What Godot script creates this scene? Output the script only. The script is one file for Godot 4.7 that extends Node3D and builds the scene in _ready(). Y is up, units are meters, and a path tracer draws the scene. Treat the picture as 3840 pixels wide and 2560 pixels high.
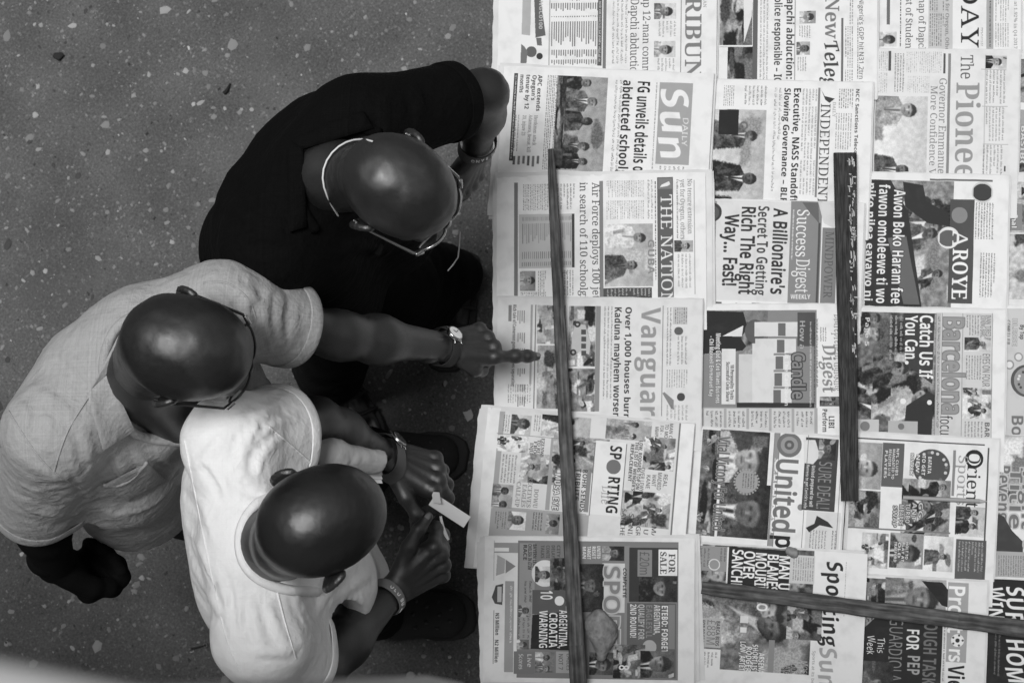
extends Node3D
# A newspaper seller's table seen from a footbridge: three men stand on the asphalt beside rows of overlapping papers.
# Places are given as (column, line, height): a point of the 3840 x 2560 view and its height above the ground in metres.

const FOCAL := 8000.0
const EYE := Vector3(0, 5.0, 0)
const NADIR := Vector2(2400, 2500)
var cam_basis: Basis
var M := {}
var used := {}
var rng := RandomNumberGenerator.new()

func _ready() -> void:
	rng.seed = 20180301
	set_camera_and_light()
	make_materials()
	build_ground()
	build_footbridge()
	build_table()
	build_papers()
	build_on_papers()
	build_people()
	build_litter()

func set_camera_and_light() -> void:
	var dn := Vector3((NADIR.x - 1920.0) / FOCAL, -(NADIR.y - 1280.0) / FOCAL, -1.0).normalized()
	var r := Vector3(sqrt(1.0 - dn.x * dn.x), -dn.x, 0.0)
	var by := -dn.z
	var bx := -r.y * by / r.x
	var b := Vector3(bx, by, sqrt(maxf(0.0, 1.0 - bx * bx - by * by)))
	cam_basis = Basis(r, b.cross(r), b)
	var cam := Camera3D.new()
	cam.name = "camera"
	cam.fov = rad_to_deg(2.0 * atan(1280.0 / FOCAL))
	cam.near = 0.05
	cam.far = 200.0
	cam.transform = Transform3D(cam_basis, EYE)
	var lens := CameraAttributesPhysical.new()
	lens.frustum_focal_length = 75.0
	lens.frustum_focus_distance = 3.95
	lens.exposure_aperture = 9.0
	lens.frustum_near = 0.05
	lens.frustum_far = 200.0
	cam.attributes = lens
	cam.fov = rad_to_deg(2.0 * atan(1280.0 / FOCAL))
	add_child(cam)
	cam.current = true
	var env := Environment.new()
	env.background_mode = Environment.BG_SKY
	var sky := Sky.new()
	var sm := ProceduralSkyMaterial.new()
	sm.sky_top_color = Color(0.5, 0.5, 0.5)
	sm.sky_horizon_color = Color(0.24, 0.24, 0.24)
	sm.sky_curve = 0.5
	sm.sky_energy_multiplier = 1.0
	sm.ground_bottom_color = Color(0.2, 0.2, 0.2)
	sm.ground_horizon_color = Color(0.3, 0.3, 0.3)
	sm.sun_angle_max = 1.0
	sky.sky_material = sm
	env.sky = sky
	env.background_energy_multiplier = 1.0
	env.tonemap_mode = Environment.TONE_MAPPER_LINEAR
	env.tonemap_exposure = 1.94
	env.sdfgi_enabled = true
	env.ssao_enabled = true
	env.ssil_enabled = true
	var we := WorldEnvironment.new()
	we.name = "world"
	we.environment = env
	add_child(we)
	var sun := DirectionalLight3D.new()
	sun.name = "sun"
	sun.light_energy = 0.5
	sun.light_angular_distance = 20.0
	sun.light_color = Color(1, 1, 1)
	sun.shadow_enabled = true
	sun.sky_mode = DirectionalLight3D.SKY_MODE_LIGHT_ONLY
	add_child(sun)
	sun.look_at_from_position(Vector3(-0.17, 1.0, 0.03), Vector3.ZERO, Vector3(0, 0, 1))

# ---------------------------------------------------------------- places
func ray(px: float, py: float) -> Vector3:
	return cam_basis * Vector3((px - 1920.0) / FOCAL, -(py - 1280.0) / FOCAL, -1.0)

func P(px: float, py: float, h: float) -> Vector3:
	var w := ray(px, py)
	return EYE + w * ((h - EYE.y) / w.y)

func V(a: Array) -> Vector3:
	return P(a[0], a[1], a[2])

# ---------------------------------------------------------------- naming
func numbered(called: String) -> String:
	if not used.has(called):
		used[called] = 0
		return called
	used[called] += 1
	return "%s_%03d" % [called, used[called]]

func thing(called: String, label: String, category: String, at := Vector3.ZERO, group := "") -> Node3D:
	var o := Node3D.new()
	o.name = numbered(called)
	add_child(o)
	o.position = at
	o.set_meta("label", label)
	o.set_meta("category", category)
	if group:
		o.set_meta("group", group)
	return o

func tag(o: Node, label: String, category: String, group := "") -> Node:
	o.set_meta("label", label)
	o.set_meta("category", category)
	if group:
		o.set_meta("group", group)
	return o

# adds a mesh whose vertices are world places under a parent that may stand elsewhere
func obj(called: String, mesh: Mesh, mat: Material, parent: Node3D = null) -> MeshInstance3D:
	var o := MeshInstance3D.new()
	o.mesh = mesh
	o.material_override = mat
	o.cast_shadow = GeometryInstance3D.SHADOW_CASTING_SETTING_ON
	if parent == null:
		o.name = numbered(called)
		add_child(o)
	else:
		o.name = called
		parent.add_child(o, true)
		var at := Vector3.ZERO
		var q: Node = parent
		while q != self:
			at += q.position
			q = q.get_parent()
		o.position = -at
	return o

# ---------------------------------------------------------------- mesh helpers
class Soup:
	var v := PackedVector3Array()
	var n := PackedVector3Array()
	var uv := PackedVector2Array()
	var c := PackedColorArray()
	var i := PackedInt32Array()
	func mesh() -> ArrayMesh:
		var arr := []
		arr.resize(Mesh.ARRAY_MAX)
		arr[Mesh.ARRAY_VERTEX] = v
		arr[Mesh.ARRAY_NORMAL] = n
		if uv.size() == v.size():
			arr[Mesh.ARRAY_TEX_UV] = uv
		if c.size() == v.size():
			arr[Mesh.ARRAY_COLOR] = c
		arr[Mesh.ARRAY_INDEX] = i
		var m := ArrayMesh.new()
		m.add_surface_from_arrays(Mesh.PRIMITIVE_TRIANGLES, arr)
		return m
	func tri(a: int, b: int, d: int) -> void:
		i.append(a); i.append(b); i.append(d)
	func quad(a: int, b: int, d: int, e: int) -> void:
		tri(a, b, d); tri(a, d, e)
	func smooth() -> void:
		n.resize(v.size())
		n.fill(Vector3.ZERO)
		for t in range(0, i.size(), 3):
			var f := (v[i[t + 2]] - v[i[t]]).cross(v[i[t + 1]] - v[i[t]])
			for k in 3:
				n[i[t + k]] += f
		for k in n.size():
			n[k] = n[k].normalized() if n[k].length_squared() > 1e-20 else Vector3.UP
	func flip() -> void:
		for k in n.size():
			n[k] = -n[k]
		for k in range(0, i.size(), 3):
			var e := i[k + 1]
			i[k + 1] = i[k + 2]
			i[k + 2] = e
	# one flat face with its own corners, clockwise seen from outside
	func face(pts: Array, uvs := []) -> void:
		var s := v.size()
		var f: Vector3 = (pts[2] - pts[0]).cross(pts[1] - pts[0]).normalized()
		for k in pts.size():
			v.append(pts[k]); n.append(f)
			uv.append(uvs[k] if uvs.size() else Vector2.ZERO)
		for k in range(1, pts.size() - 1):
			tri(s, s + k, s + k + 1)

# a tube along points with a radius at each (flat = squeeze of the second axis)
func tube(pts: Array, radii: Array, sides := 8, up := Vector3.UP, flat := 1.0, closed := false) -> ArrayMesh:
	var s := Soup.new()
	var cnt := pts.size()
	for k in cnt:
		var t: Vector3
		if closed:
			t = pts[(k + 1) % cnt] - pts[(k + cnt - 1) % cnt]
		else:
			t = pts[mini(k + 1, cnt - 1)] - pts[maxi(k - 1, 0)]
		t = t.normalized()
		var x := t.cross(up)
		x = x.normalized() if x.length() > 1e-4 else t.cross(Vector3(0.31, 0.2, 0.9)).normalized()
		var y := x.cross(t)
		var r: float = radii[k] if radii.size() == cnt else radii[0]
		for j in sides:
			var a := TAU * j / sides
			s.v.append(pts[k] + (x * cos(a) + y * sin(a) * flat) * r)
	var rings := cnt if closed else cnt - 1
	for k in rings:
		for j in sides:
			var a := k * sides + j
			var b := k * sides + (j + 1) % sides
			var c2 := ((k + 1) % cnt) * sides + (j + 1) % sides
			var d := ((k + 1) % cnt) * sides + j
			s.quad(a, b, c2, d)
	if not closed:
		for e in [0, cnt - 1]:
			var m := s.v.size()
			s.v.append(pts[e])
			for j in sides:
				var a: int = e * sides + j
				var b: int = e * sides + (j + 1) % sides
				if e == 0:
					s.tri(m, b, a)
				else:
					s.tri(m, a, b)
	s.smooth()
	return s.mesh()

# a bevelled box given by a frame: centre, half sizes along three axes
func box(c: Vector3, ax: Vector3, ay: Vector3, az: Vector3, bev := 0.002) -> ArrayMesh:
	var s := Soup.new()
	add_box(s, c, ax, ay, az, bev)
	return s.mesh()

func add_box(s: Soup, c: Vector3, ax: Vector3, ay: Vector3, az: Vector3, bev := 0.002) -> void:
	var e := [ax, ay, az]
	var l := [ax.length(), ay.length(), az.length()]
	var u := [ax / l[0], ay / l[1], az / l[2]]
	for k in 3:
		var a: int = (k + 1) % 3
		var b: int = (k + 2) % 3
		for sg in [-1.0, 1.0]:
			var o: Vector3 = c + e[k] * sg
			var pa: Vector3 = u[a] * (l[a] - bev)
			var pb: Vector3 = u[b] * (l[b] - bev)
			var q := [o - pa - pb, o + pa - pb, o + pa + pb, o - pa + pb]
			if sg > 0:
				q.reverse()
			oriented(s, q, u[k] * sg)
	for k in 3:
		var a: int = (k + 1) % 3
		var b: int = (k + 2) % 3
		var lk: Vector3 = u[k] * (l[k] - bev)
		for sa in [-1.0, 1.0]:
			for sb in [-1.0, 1.0]:
				var p1: Vector3 = c + e[a] * sa + u[b] * (l[b] - bev) * sb
				var p2: Vector3 = c + e[b] * sb + u[a] * (l[a] - bev) * sa
				oriented(s, [p1 - lk, p1 + lk, p2 + lk, p2 - lk], u[a] * sa + u[b] * sb)
	for sx in [-1.0, 1.0]:
		for sy in [-1.0, 1.0]:
			for sz in [-1.0, 1.0]:
				var bx: Vector3 = u[0] * (l[0] - bev) * sx
				var by: Vector3 = u[1] * (l[1] - bev) * sy
				var bz: Vector3 = u[2] * (l[2] - bev) * sz
				oriented(s, [c + e[0] * sx + by + bz, c + bx + e[1] * sy + bz, c + bx + by + e[2] * sz], u[0] * sx + u[1] * sy + u[2] * sz)

func oriented(s: Soup, pts: Array, out: Vector3) -> void:
	var f: Vector3 = (pts[2] - pts[0]).cross(pts[1] - pts[0])
	if f.dot(out) < 0:
		pts.reverse()
	s.face(pts)

# ---------------------------------------------------------------- materials
func lin(g: float) -> Color:
	return Color(g, g, g).linear_to_srgb()

func mat(g: float, rough := 0.8, spec := 0.5) -> StandardMaterial3D:
	var m := StandardMaterial3D.new()
	m.albedo_color = lin(g)
	m.roughness = rough
	m.metallic_specular = spec
	return m

func noise_tex(size: int, freq: float, lo: float, hi: float, seed_ := 1, octaves := 4, type := FastNoiseLite.TYPE_SIMPLEX_SMOOTH) -> NoiseTexture2D:
	var nz := FastNoiseLite.new()
	nz.seed = seed_
	nz.frequency = freq
	nz.noise_type = type
	nz.fractal_octaves = octaves
	var t := NoiseTexture2D.new()
	t.width = size
	t.height = size
	t.seamless = true
	t.noise = nz
	var g := Gradient.new()
	g.set_color(0, Color(lo, lo, lo))
	g.set_color(1, Color(hi, hi, hi))
	t.color_ramp = g
	return t

func world_tex(m: StandardMaterial3D, albedo: Texture2D, scale: float, bump: Texture2D = null, depth := 0.1) -> void:
	m.uv1_triplanar = true
	m.uv1_world_triplanar = true
	m.uv1_scale = Vector3.ONE * scale
	if albedo:
		m.albedo_texture = albedo
	if bump:
		m.heightmap_enabled = true
		m.heightmap_texture = bump
		m.heightmap_scale = depth

# soft wrinkles for cloth
func wrinkle_tex(seed_: int) -> NoiseTexture2D:
	var t := noise_tex(512, 0.008, 0.0, 1.0, seed_, 3)
	var n: FastNoiseLite = t.noise
	n.fractal_type = FastNoiseLite.FRACTAL_RIDGED
	n.domain_warp_enabled = true
	n.domain_warp_amplitude = 40.0
	n.domain_warp_frequency = 0.006
	return t

# a woven cloth: threads with uneven weight
func weave_tex(seed_: int, contrast: float) -> ImageTexture:
	var r := RandomNumberGenerator.new()
	r.seed = seed_
	var n := 512
	var wa := PackedFloat32Array()
	var we := PackedFloat32Array()
	for k in n:
		wa.append(r.randfn(0.0, 1.0))
		we.append(r.randfn(0.0, 1.0))
	var b := PackedByteArray()
	b.resize(n * n)
	for y in n:
		for x in n:
			var g := 1.0 - contrast * 1.6 + contrast * (wa[x] * 0.45 + we[y] * 0.45 + (0.5 if (x / 2 + y / 2) % 2 == 0 else -0.5))
			b[y * n + x] = int(clampf(g, 0, 1) * 255)
	return ImageTexture.create_from_image(Image.create_from_data(n, n, false, Image.FORMAT_L8, b))

func make_materials() -> void:
	M.sheet = mat(0.66, 0.9, 0.3)
	world_tex(M.sheet, noise_tex(256, 0.02, 0.9, 1.0, 5), 3.0)
	M.asphalt = mat(0.2, 0.9, 0.35)
	world_tex(M.asphalt, asphalt_tex(), 0.5, noise_tex(512, 0.2, 0.0, 1.0, 8, 4), 0.15)
	M.chip = mat(1.0, 0.75, 0.4)
	M.chip.vertex_color_use_as_albedo = true
	M.wood = wood_mat(0.125, 3)
	M.wood_dark = wood_mat(0.06, 4)
	M.wood_pale = wood_mat(0.22, 5)
	M.table_wood = wood_mat(0.12, 6)
	M.stone = mat(0.36, 0.9, 0.4)
	world_tex(M.stone, noise_tex(256, 0.03, 0.6, 1.0, 17, 5), 6.0, noise_tex(256, 0.06, 0, 1, 18, 5), 0.4)
	M.concrete = mat(0.4, 0.9, 0.4)
	world_tex(M.concrete, noise_tex(512, 0.01, 0.75, 1.0, 21, 5), 0.7)
	M.rail = mat(0.5, 0.5, 0.5)
	M.skin = mat(1.0, 0.5, 0.74)
	M.skin.roughness_texture = noise_tex(512, 0.06, 0.72, 1.0, 33, 5)
	M.skin.vertex_color_use_as_albedo = true
	world_tex(M.skin, noise_tex(512, 0.09, 0.6, 1.0, 31, 5), 6.0, noise_tex(512, 0.22, 0, 1, 32, 2), 0.035)
	M.hair = mat(0.016, 0.42, 0.66)
	world_tex(M.hair, noise_tex(512, 0.3, 0.35, 1.0, 61, 2), 7.0, noise_tex(512, 0.3, 0, 1, 62, 2), 0.02)
	M.nail = mat(0.16, 0.4, 0.5)
	M.beige = mat(0.5, 0.92, 0.3)
	world_tex(M.beige, weave_tex(3, 0.075), 6.0, wrinkle_tex(41), 0.32)
	M.beige.rim_enabled = true
	M.beige.rim = 0.15
	M.white = mat(0.88, 0.88, 0.3)
	world_tex(M.white, weave_tex(4, 0.012), 5.0, wrinkle_tex(43), 0.2)
	M.black = mat(0.0045, 0.9, 0.22)
	world_tex(M.black, weave_tex(5, 0.12), 5.0, wrinkle_tex(45), 0.4)
	M.grey_trouser = mat(0.05, 0.9, 0.3)
	world_tex(M.grey_trouser, weave_tex(6, 0.1), 9.0)
	M.dark_trouser = mat(0.006, 0.9, 0.3)
	M.arm_shade_black = mat(0.006, 0.9, 0.25)  # shade of the hanging arm put into the colour, no real cloth
	M.rubber = mat(0.022, 0.75, 0.45)
	M.leather = mat(0.018, 0.55, 0.5)
	M.button = mat(0.5, 0.4, 0.5)
	M.cord = mat(0.7, 0.7, 0.4)
	M.metal = mat(0.55, 0.25, 0.6)
	M.metal.metallic = 1.0
	M.dial = mat(0.8, 0.4, 0.5)
	M.frame = mat(0.02, 0.35, 0.5)
	M.lens = StandardMaterial3D.new()
	M.lens.transparency = BaseMaterial3D.TRANSPARENCY_ALPHA
	M.lens.albedo_color = Color(0.85, 0.85, 0.85, 0.12)
	M.lens.roughness = 0.03

func wood_mat(g: float, seed_: int) -> StandardMaterial3D:
	var m := mat(g, 0.85, 0.35)
	var r := RandomNumberGenerator.new()
	r.seed = seed_
	var nz := FastNoiseLite.new()
	nz.seed = seed_
	nz.frequency = 0.02
	nz.fractal_octaves = 4
	var b := PackedByteArray()
	b.resize(256 * 512)
	for y in 512:
		for x in 256:
			var v := nz.get_noise_2d(x * 5.0, y * 0.35) * 0.5 + nz.get_noise_2d(x * 1.2 + 900, y * 1.0) * 0.35
			b[y * 256 + x] = int(clampf(0.78 + v * 0.7, 0.15, 1.0) * 255)
	var im := Image.create_from_data(256, 512, false, Image.FORMAT_L8, b)
	m.albedo_texture = ImageTexture.create_from_image(im)
	m.heightmap_enabled = true
	m.heightmap_texture = m.albedo_texture
	m.heightmap_scale = 0.15
	return m

func asphalt_tex() -> ImageTexture:
	var n := 2048
	var nz := FastNoiseLite.new()
	nz.seed = 77
	nz.frequency = 0.12
	nz.fractal_octaves = 4
	var a := nz.get_seamless_image(n, n, false, false, 0.1).get_data()
	nz.frequency = 0.0035
	nz.fractal_octaves = 5
	nz.seed = 78
	var c := nz.get_seamless_image(n, n, false, false, 0.1).get_data()
	var r := RandomNumberGenerator.new()
	r.seed = 9
	var b := PackedByteArray()
	b.resize(n * n)
	for k in n * n:
		b[k] = int(clampf(0.70 + (a[k] - 128) * 0.0009 + (c[k] - 128) * 0.0006 + (r.randf() - 0.5) * 0.14, 0, 1) * 255)
	# grit: small stones of many sizes, mostly little brighter than the binder
	for k in 52000:
		var x := r.randi() % n
		var y := r.randi() % n
		var rad := r.randf_range(0.7, 2.2) if r.randf() < 0.85 else r.randf_range(2.0, 5.0)
		var up := int((r.randf_range(8.0, 40.0) if r.randf() < 0.85 else r.randf_range(40.0, 90.0)) * (1.0 if r.randf() < 0.8 else -0.8))
		var sl := r.randf_range(-0.6, 0.6)
		var q := int(ceil(rad))
		for dy in range(-q, q + 1):
			for dx in range(-q, q + 1):
				if absf(dx + dy * sl) + absf(dy) * 0.8 <= rad + r.randf_range(-0.4, 0.4):
					var at := ((y + dy + n) % n) * n + (x + dx + n) % n
					b[at] = clampi(b[at] + up, 20, 255)
	return ImageTexture.create_from_image(Image.create_from_data(n, n, false, Image.FORMAT_L8, b))

# ---------------------------------------------------------------- the ground
func build_ground() -> void:
	var s := Soup.new()
	var w := 60.0
	s.face([Vector3(-w, 0, -w), Vector3(w, 0, -w), Vector3(w, 0, w), Vector3(-w, 0, w)])
	var g := obj("ground", s.mesh(), M.asphalt)
	g.set_meta("kind", "structure")
	# chips of stone worn level with the asphalt
	var r := RandomNumberGenerator.new()
	r.seed = 4
	var q := Soup.new()
	for k in 26000:
		var x := r.randf_range(-4.2, 2.6)
		var z := r.randf_range(-4.0, 2.6)
		var near := x > -1.9 and x < 0.3 and z > -2.2 and z < 0.5
		if not near and r.randf() < 0.7:
			continue
		var big := r.randf()
		var rad := 0.002 + 0.0035 * r.randf() if big < 0.62 else (0.005 + 0.006 * r.randf() if big < 0.955 else 0.011 + 0.007 * r.randf())
		var tone := r.randf_range(0.15, 0.25)
		if r.randf() < 0.26:
			tone = r.randf_range(0.22, 0.32)
		if r.randf() < 0.05:
			tone = r.randf_range(0.3, 0.44)
			rad = minf(rad, 0.008)
		if r.randf() < 0.08:
			tone = 0.05
		var sides := r.randi_range(5, 8)
		var turn := r.randf() * TAU
		var slim := r.randf_range(0.5, 1.0)
		var h := r.randf_range(0.0006, 0.0022)
		var m := q.v.size()
		var rim := []
		for j in sides:
			var a := turn + TAU * j / sides
			var d := rad * r.randf_range(0.65, 1.15)
			rim.append(Vector3(cos(a) * d, 0, sin(a) * d * slim).rotated(Vector3.UP, turn * 1.7))
		for j in sides:
			q.v.append(Vector3(x, h, z) + rim[j] * 0.72 + Vector3(0, r.randf_range(-0.0004, 0.0004), 0))
		for j in sides:
			q.v.append(Vector3(x, -0.001, z) + rim[j])
		for j in range(2 * sides):
			q.c.append(Color(tone, tone, tone))
		for j in range(1, sides - 1):
			q.tri(m, m + j, m + j + 1)
		for j in sides:
			var j2 := (j + 1) % sides
			q.quad(m + j, m + sides + j, m + sides + j2, m + j2)
	q.smooth()
	for k in q.n.size():
		if q.n[k].y < 0:
			q.n[k] = -q.n[k]
	var o := obj("aggregate_chips", q.mesh(), M.chip, g)
	o.set_meta("kind", "stuff")

# ---------------------------------------------------------------- the footbridge the view is taken from
func build_footbridge() -> void:
	var t := thing("footbridge", "pale out-of-focus footbridge railing at the bottom left corner", "footbridge", Vector3(0, 0, 1.5))
	var a := EYE + ray(-700, 2325) * 0.50
	var b := EYE + ray(960, 2672) * 0.50
	var d := (b - a).normalized()
	var side := d.cross(Vector3.UP).normalized()
	if side.z < 0:
		side = -side
	var up := side.cross(d).normalized()
	if up.y < 0:
		up = -up
	var c := (a + b) * 0.5 + side * 0.028 - up * 0.02
	obj("handrail", box(c, d * 3.0, up * 0.02, side * 0.026, 0.008), M.rail, t)
	for k in range(-4, 5):
		var q := c + d * (0.62 * k)
		obj("railing_post", box(Vector3(q.x, q.y - 0.56, q.z), d * 0.018, Vector3.UP * 0.53, side * 0.018, 0.004), M.rail, t)
	var low := c.y - 1.12
	obj("deck", box(Vector3(c.x, low - 0.2, c.z) + side * 1.45, d * 9.0, Vector3.UP * 0.2, side * 1.25, 0.01), M.concrete, t)
	obj("pier", box(Vector3(c.x, (low - 0.4) * 0.5, c.z) + side * 1.2 + d * 6.0, d * 0.3, Vector3.UP * (low - 0.4) * 0.5, side * 0.3, 0.02), M.concrete, t)

# ---------------------------------------------------------------- the table under the papers
const TABLE := 0.705
func build_table() -> void:
	var x0 := P(1960, 1280, TABLE).x
	var x1 := P(4080, 1280, TABLE).x
	var z0 := P(1900, -300, TABLE).z
	var z1 := P(1900, 2700, TABLE).z
	var t := thing("display_table", "low wooden table under the rows of newspapers", "table", Vector3((x0 + x1) / 2, 0, (z0 + z1) / 2))
	var n := 7
	var w := (x1 - x0) / n
	for k in n:
		obj("plank", box(Vector3(x0 + w * (k + 0.5), TABLE - 0.014, (z0 + z1) / 2), Vector3(w / 2 - 0.002, 0, 0), Vector3(0, 0.012, 0), Vector3(0, 0, (z1 - z0) / 2), 0.002), M.table_wood, t)
	for z in [z0 + 0.1, z1 - 0.1]:
		obj("cross_beam", box(Vector3((x0 + x1) / 2, TABLE - 0.058, z), Vector3((x1 - x0) / 2 - 0.03, 0, 0), Vector3(0, 0.03, 0), Vector3(0, 0, 0.025), 0.002), M.table_wood, t)
		for x in [x0 + 0.08, x1 - 0.08]:
			obj("leg", box(Vector3(x, (TABLE - 0.09) / 2, z), Vector3(0.03, 0, 0), Vector3(0, (TABLE - 0.09) / 2, 0), Vector3(0, 0, 0.03), 0.003), M.table_wood, t)

# ---------------------------------------------------------------- printing
var fonts := {}
func font(k: String) -> Font:
	if not fonts.has(k):
		var f := SystemFont.new()
		f.font_names = PackedStringArray(["Droid Serif" if k.begins_with("serif") else ("Droid Sans Mono" if k.begins_with("mono") else "Droid Sans")])
		f.font_weight = 700 if "b" in k.substr(4) else 400
		f.antialiasing = TextServer.FONT_ANTIALIASING_GRAY
		f.subpixel_positioning = TextServer.SUBPIXEL_POSITIONING_DISABLED
		if k.ends_with("i") or k.ends_with("h"):
			var fv := FontVariation.new()
			fv.base_font = f
			if k.ends_with("i"):
				fv.variation_transform = Transform2D(Vector2(1, 0), Vector2(0.24, 1), Vector2.ZERO)
			else:
				fv.variation_embolden = 0.9
			fonts[k] = fv
		else:
			fonts[k] = f
	return fonts[k]

# a line of lettering as an image, white on clear; its baseline lies at 1.05 * size
func line_of_text(s: String, k: String, size: int) -> Image:
	var ts := TextServerManager.get_primary_interface()
	var f := font(k)
	var sh := ts.create_shaped_text()
	ts.shaped_text_add_string(sh, s, f.get_rids(), size)
	ts.shaped_text_shape(sh)
	var w := int(ts.shaped_text_get_size(sh).x) + 4
	var base := int(size * 1.05)
	var im := Image.create_empty(w, int(size * 1.45), false, Image.FORMAT_LA8)
	var x := 1.0
	for g in ts.shaped_text_get_glyphs(sh):
		var fr: RID = g.font_rid
		var fs := Vector2i(g.font_size, 0)
		ts.font_render_glyph(fr, fs, g.index)
		var ti: int = ts.font_get_glyph_texture_idx(fr, fs, g.index)
		if ti >= 0:
			var at: Rect2 = ts.font_get_glyph_uv_rect(fr, fs, g.index)
			var off: Vector2 = ts.font_get_glyph_offset(fr, fs, g.index)
			var src: Image = ts.font_get_texture_image(fr, fs, ti)
			im.blend_rect(src, Rect2i(at), Vector2i(int(x + off.x + g.offset.x), int(base + off.y)))
		x += g.advance
	ts.free_rid(sh)
	return im

func tinted(im: Image, g: float) -> Image:
	var d := im.get_data()
	var b := int(clampf(g, 0, 1) * 255)
	for k in range(0, d.size(), 2):
		d[k] = b
	var o := Image.create_from_data(im.get_width(), im.get_height(), false, Image.FORMAT_LA8, d)
	o.convert(Image.FORMAT_RGBA8)
	return o

class Page:
	var img: Image
	var o: Vector2
	var ex: Vector2
	var ey: Vector2
	var w: int
	var h: int
	var rng := RandomNumberGenerator.new()
	func at(x: float, y: float) -> Vector2:
		var d := Vector2(x, y) - o
		var det := ex.x * ey.y - ex.y * ey.x
		return Vector2((d.x * ey.y - d.y * ey.x) / det, (ex.x * d.y - ex.y * d.x) / det)
	func fill(x0: float, y0: float, x1: float, y1: float, g: float) -> void:
		var a := at((x0 + x1) / 2, (y0 + y1) / 2)
		img.fill_rect(Rect2i(int(a.x - (y1 - y0) / 2), int(a.y - (x1 - x0) / 2), int(y1 - y0), maxi(1, int(x1 - x0))), Color(g, g, g))

func t(pg: Page, s: String, k: String, sx: float, sy: float, ey: float, hh: float, g: float) -> void:
	var size := maxi(6, int(round(hh / 0.72)))
	var im := tinted(line_of_text(s, k, size), g)
	var l := maxi(2, int(ey - sy))
	im.resize(l, im.get_height(), Image.INTERPOLATE_BILINEAR if l > im.get_width() / 2 else Image.INTERPOLATE_TRILINEAR)
	var a := pg.at(sx, sy)
	pg.img.blend_rect(im, Rect2i(0, 0, im.get_width(), im.get_height()), Vector2i(int(a.x), int(a.y - int(size * 1.05))))

# lettering with an outline of another tone
func to(pg: Page, s: String, k: String, sx: float, sy: float, ey: float, hh: float, g: float, og: float, ow := 3) -> void:
	for d in [Vector2(-1, -1), Vector2(1, -1), Vector2(-1, 1), Vector2(1, 1), Vector2(0, 1), Vector2(0, -1), Vector2(1, 0), Vector2(-1, 0)]:
		t(pg, s, k, sx + d.x * ow, sy + d.y * ow, ey + d.y * ow, hh, og)
	t(pg, s, k, sx, sy, ey, hh, g)

# lettering that stands across the page, read along the picture's lines
func tx(pg: Page, s: String, k: String, sx: float, sy: float, ex: float, hh: float, g: float) -> void:
	var size := maxi(6, int(round(hh / 0.72)))
	var im := tinted(line_of_text(s, k, size), g)
	im.resize(maxi(2, int(ex - sx)), im.get_height(), Image.INTERPOLATE_BILINEAR)
	im.rotate_90(COUNTERCLOCKWISE)
	var a := pg.at(ex, sy)
	pg.img.blend_rect(im, Rect2i(0, 0, im.get_width(), im.get_height()), Vector2i(int(a.x - int(size * 1.05)), int(a.y)))

# columns of small type: rows of word-long dashes
func small(pg: Page, x0: float, y0: float, x1: float, y1: float, pitch: float, g: float, cols := 1) -> void:
	var a := pg.at((x0 + x1) / 2, (y0 + y1) / 2)
	var w := y1 - y0
	var h := x1 - x0
	var left := a.x - w / 2
	var top := a.y - h / 2
	var cw := w / cols
	var ground := pg.img.get_pixel(clampi(int(left) + 1, 0, pg.w - 1), clampi(int(top) + 1, 0, pg.h - 1)).r
	var pale := ground < g - 0.05
	for c in cols:
		var y := 0.0
		while y + pitch * 0.6 < h:
			var x := 0.0
			var endx := cw - 6.0 if pg.rng.randf() > 0.12 else (cw - 6.0) * pg.rng.randf_range(0.3, 0.9)
			while x < endx:
				var l := minf(pg.rng.randf_range(3.0, 13.0) * pitch / 7.0, endx - x)
				var gg := g + pg.rng.randf_range(-0.06, 0.1)
				if pitch < 8.5:
					pg.img.fill_rect(Rect2i(int(left + c * cw + x), int(top + y), maxi(1, int(l)), maxi(1, int(pitch * 0.5))), Color(gg, gg, gg))
				else:
					# letters too small to read: upright strokes of uneven height with gaps between
					var step := maxf(2.0, pitch * 0.22)
					var z := 0.0
					var dark := minf(0.88, gg + 0.14) if pale else maxf(0.16, gg - 0.16)
					while z < l:
						var hh := pitch * (0.42 if pg.rng.randf() < 0.7 else 0.6)
						var y2 := top + y + pitch * 0.6 - hh
						pg.img.fill_rect(Rect2i(int(left + c * cw + x + z), int(y2), maxi(1, int(step * 0.5)), maxi(1, int(hh))), Color(dark, dark, dark))
						if pg.rng.randf() < 0.75:
							var bar := y2 + hh * pg.rng.randf_range(0.0, 0.85)
							pg.img.fill_rect(Rect2i(int(left + c * cw + x + z), int(bar), maxi(1, int(step * 0.95)), maxi(1, int(pitch * 0.13))), Color(dark, dark, dark))
						z += step
				x += l + pitch * 0.35
			y += pitch

# tables of figures
func table(pg: Page, x0: float, y0: float, x1: float, y1: float, pitch: float, g: float, stops: Array) -> void:
	var x := x0
	while x < x1:
		for k in range(0, stops.size(), 2):
			var a: float = lerpf(y0, y1, stops[k])
			var b: float = lerpf(y0, y1, stops[k + 1])
			b -= (b - a) * pg.rng.randf_range(0.0, 0.45) if stops[k + 1] - stops[k] > 0.15 else 0.0
			pg.fill(x, a, x + pitch * 0.5, b, g + pg.rng.randf_range(-0.05, 0.08))
		x += pitch

func soft(e: float, w: float) -> float:
	return clampf(0.5 - e / w, 0.0, 1.0)

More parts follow.
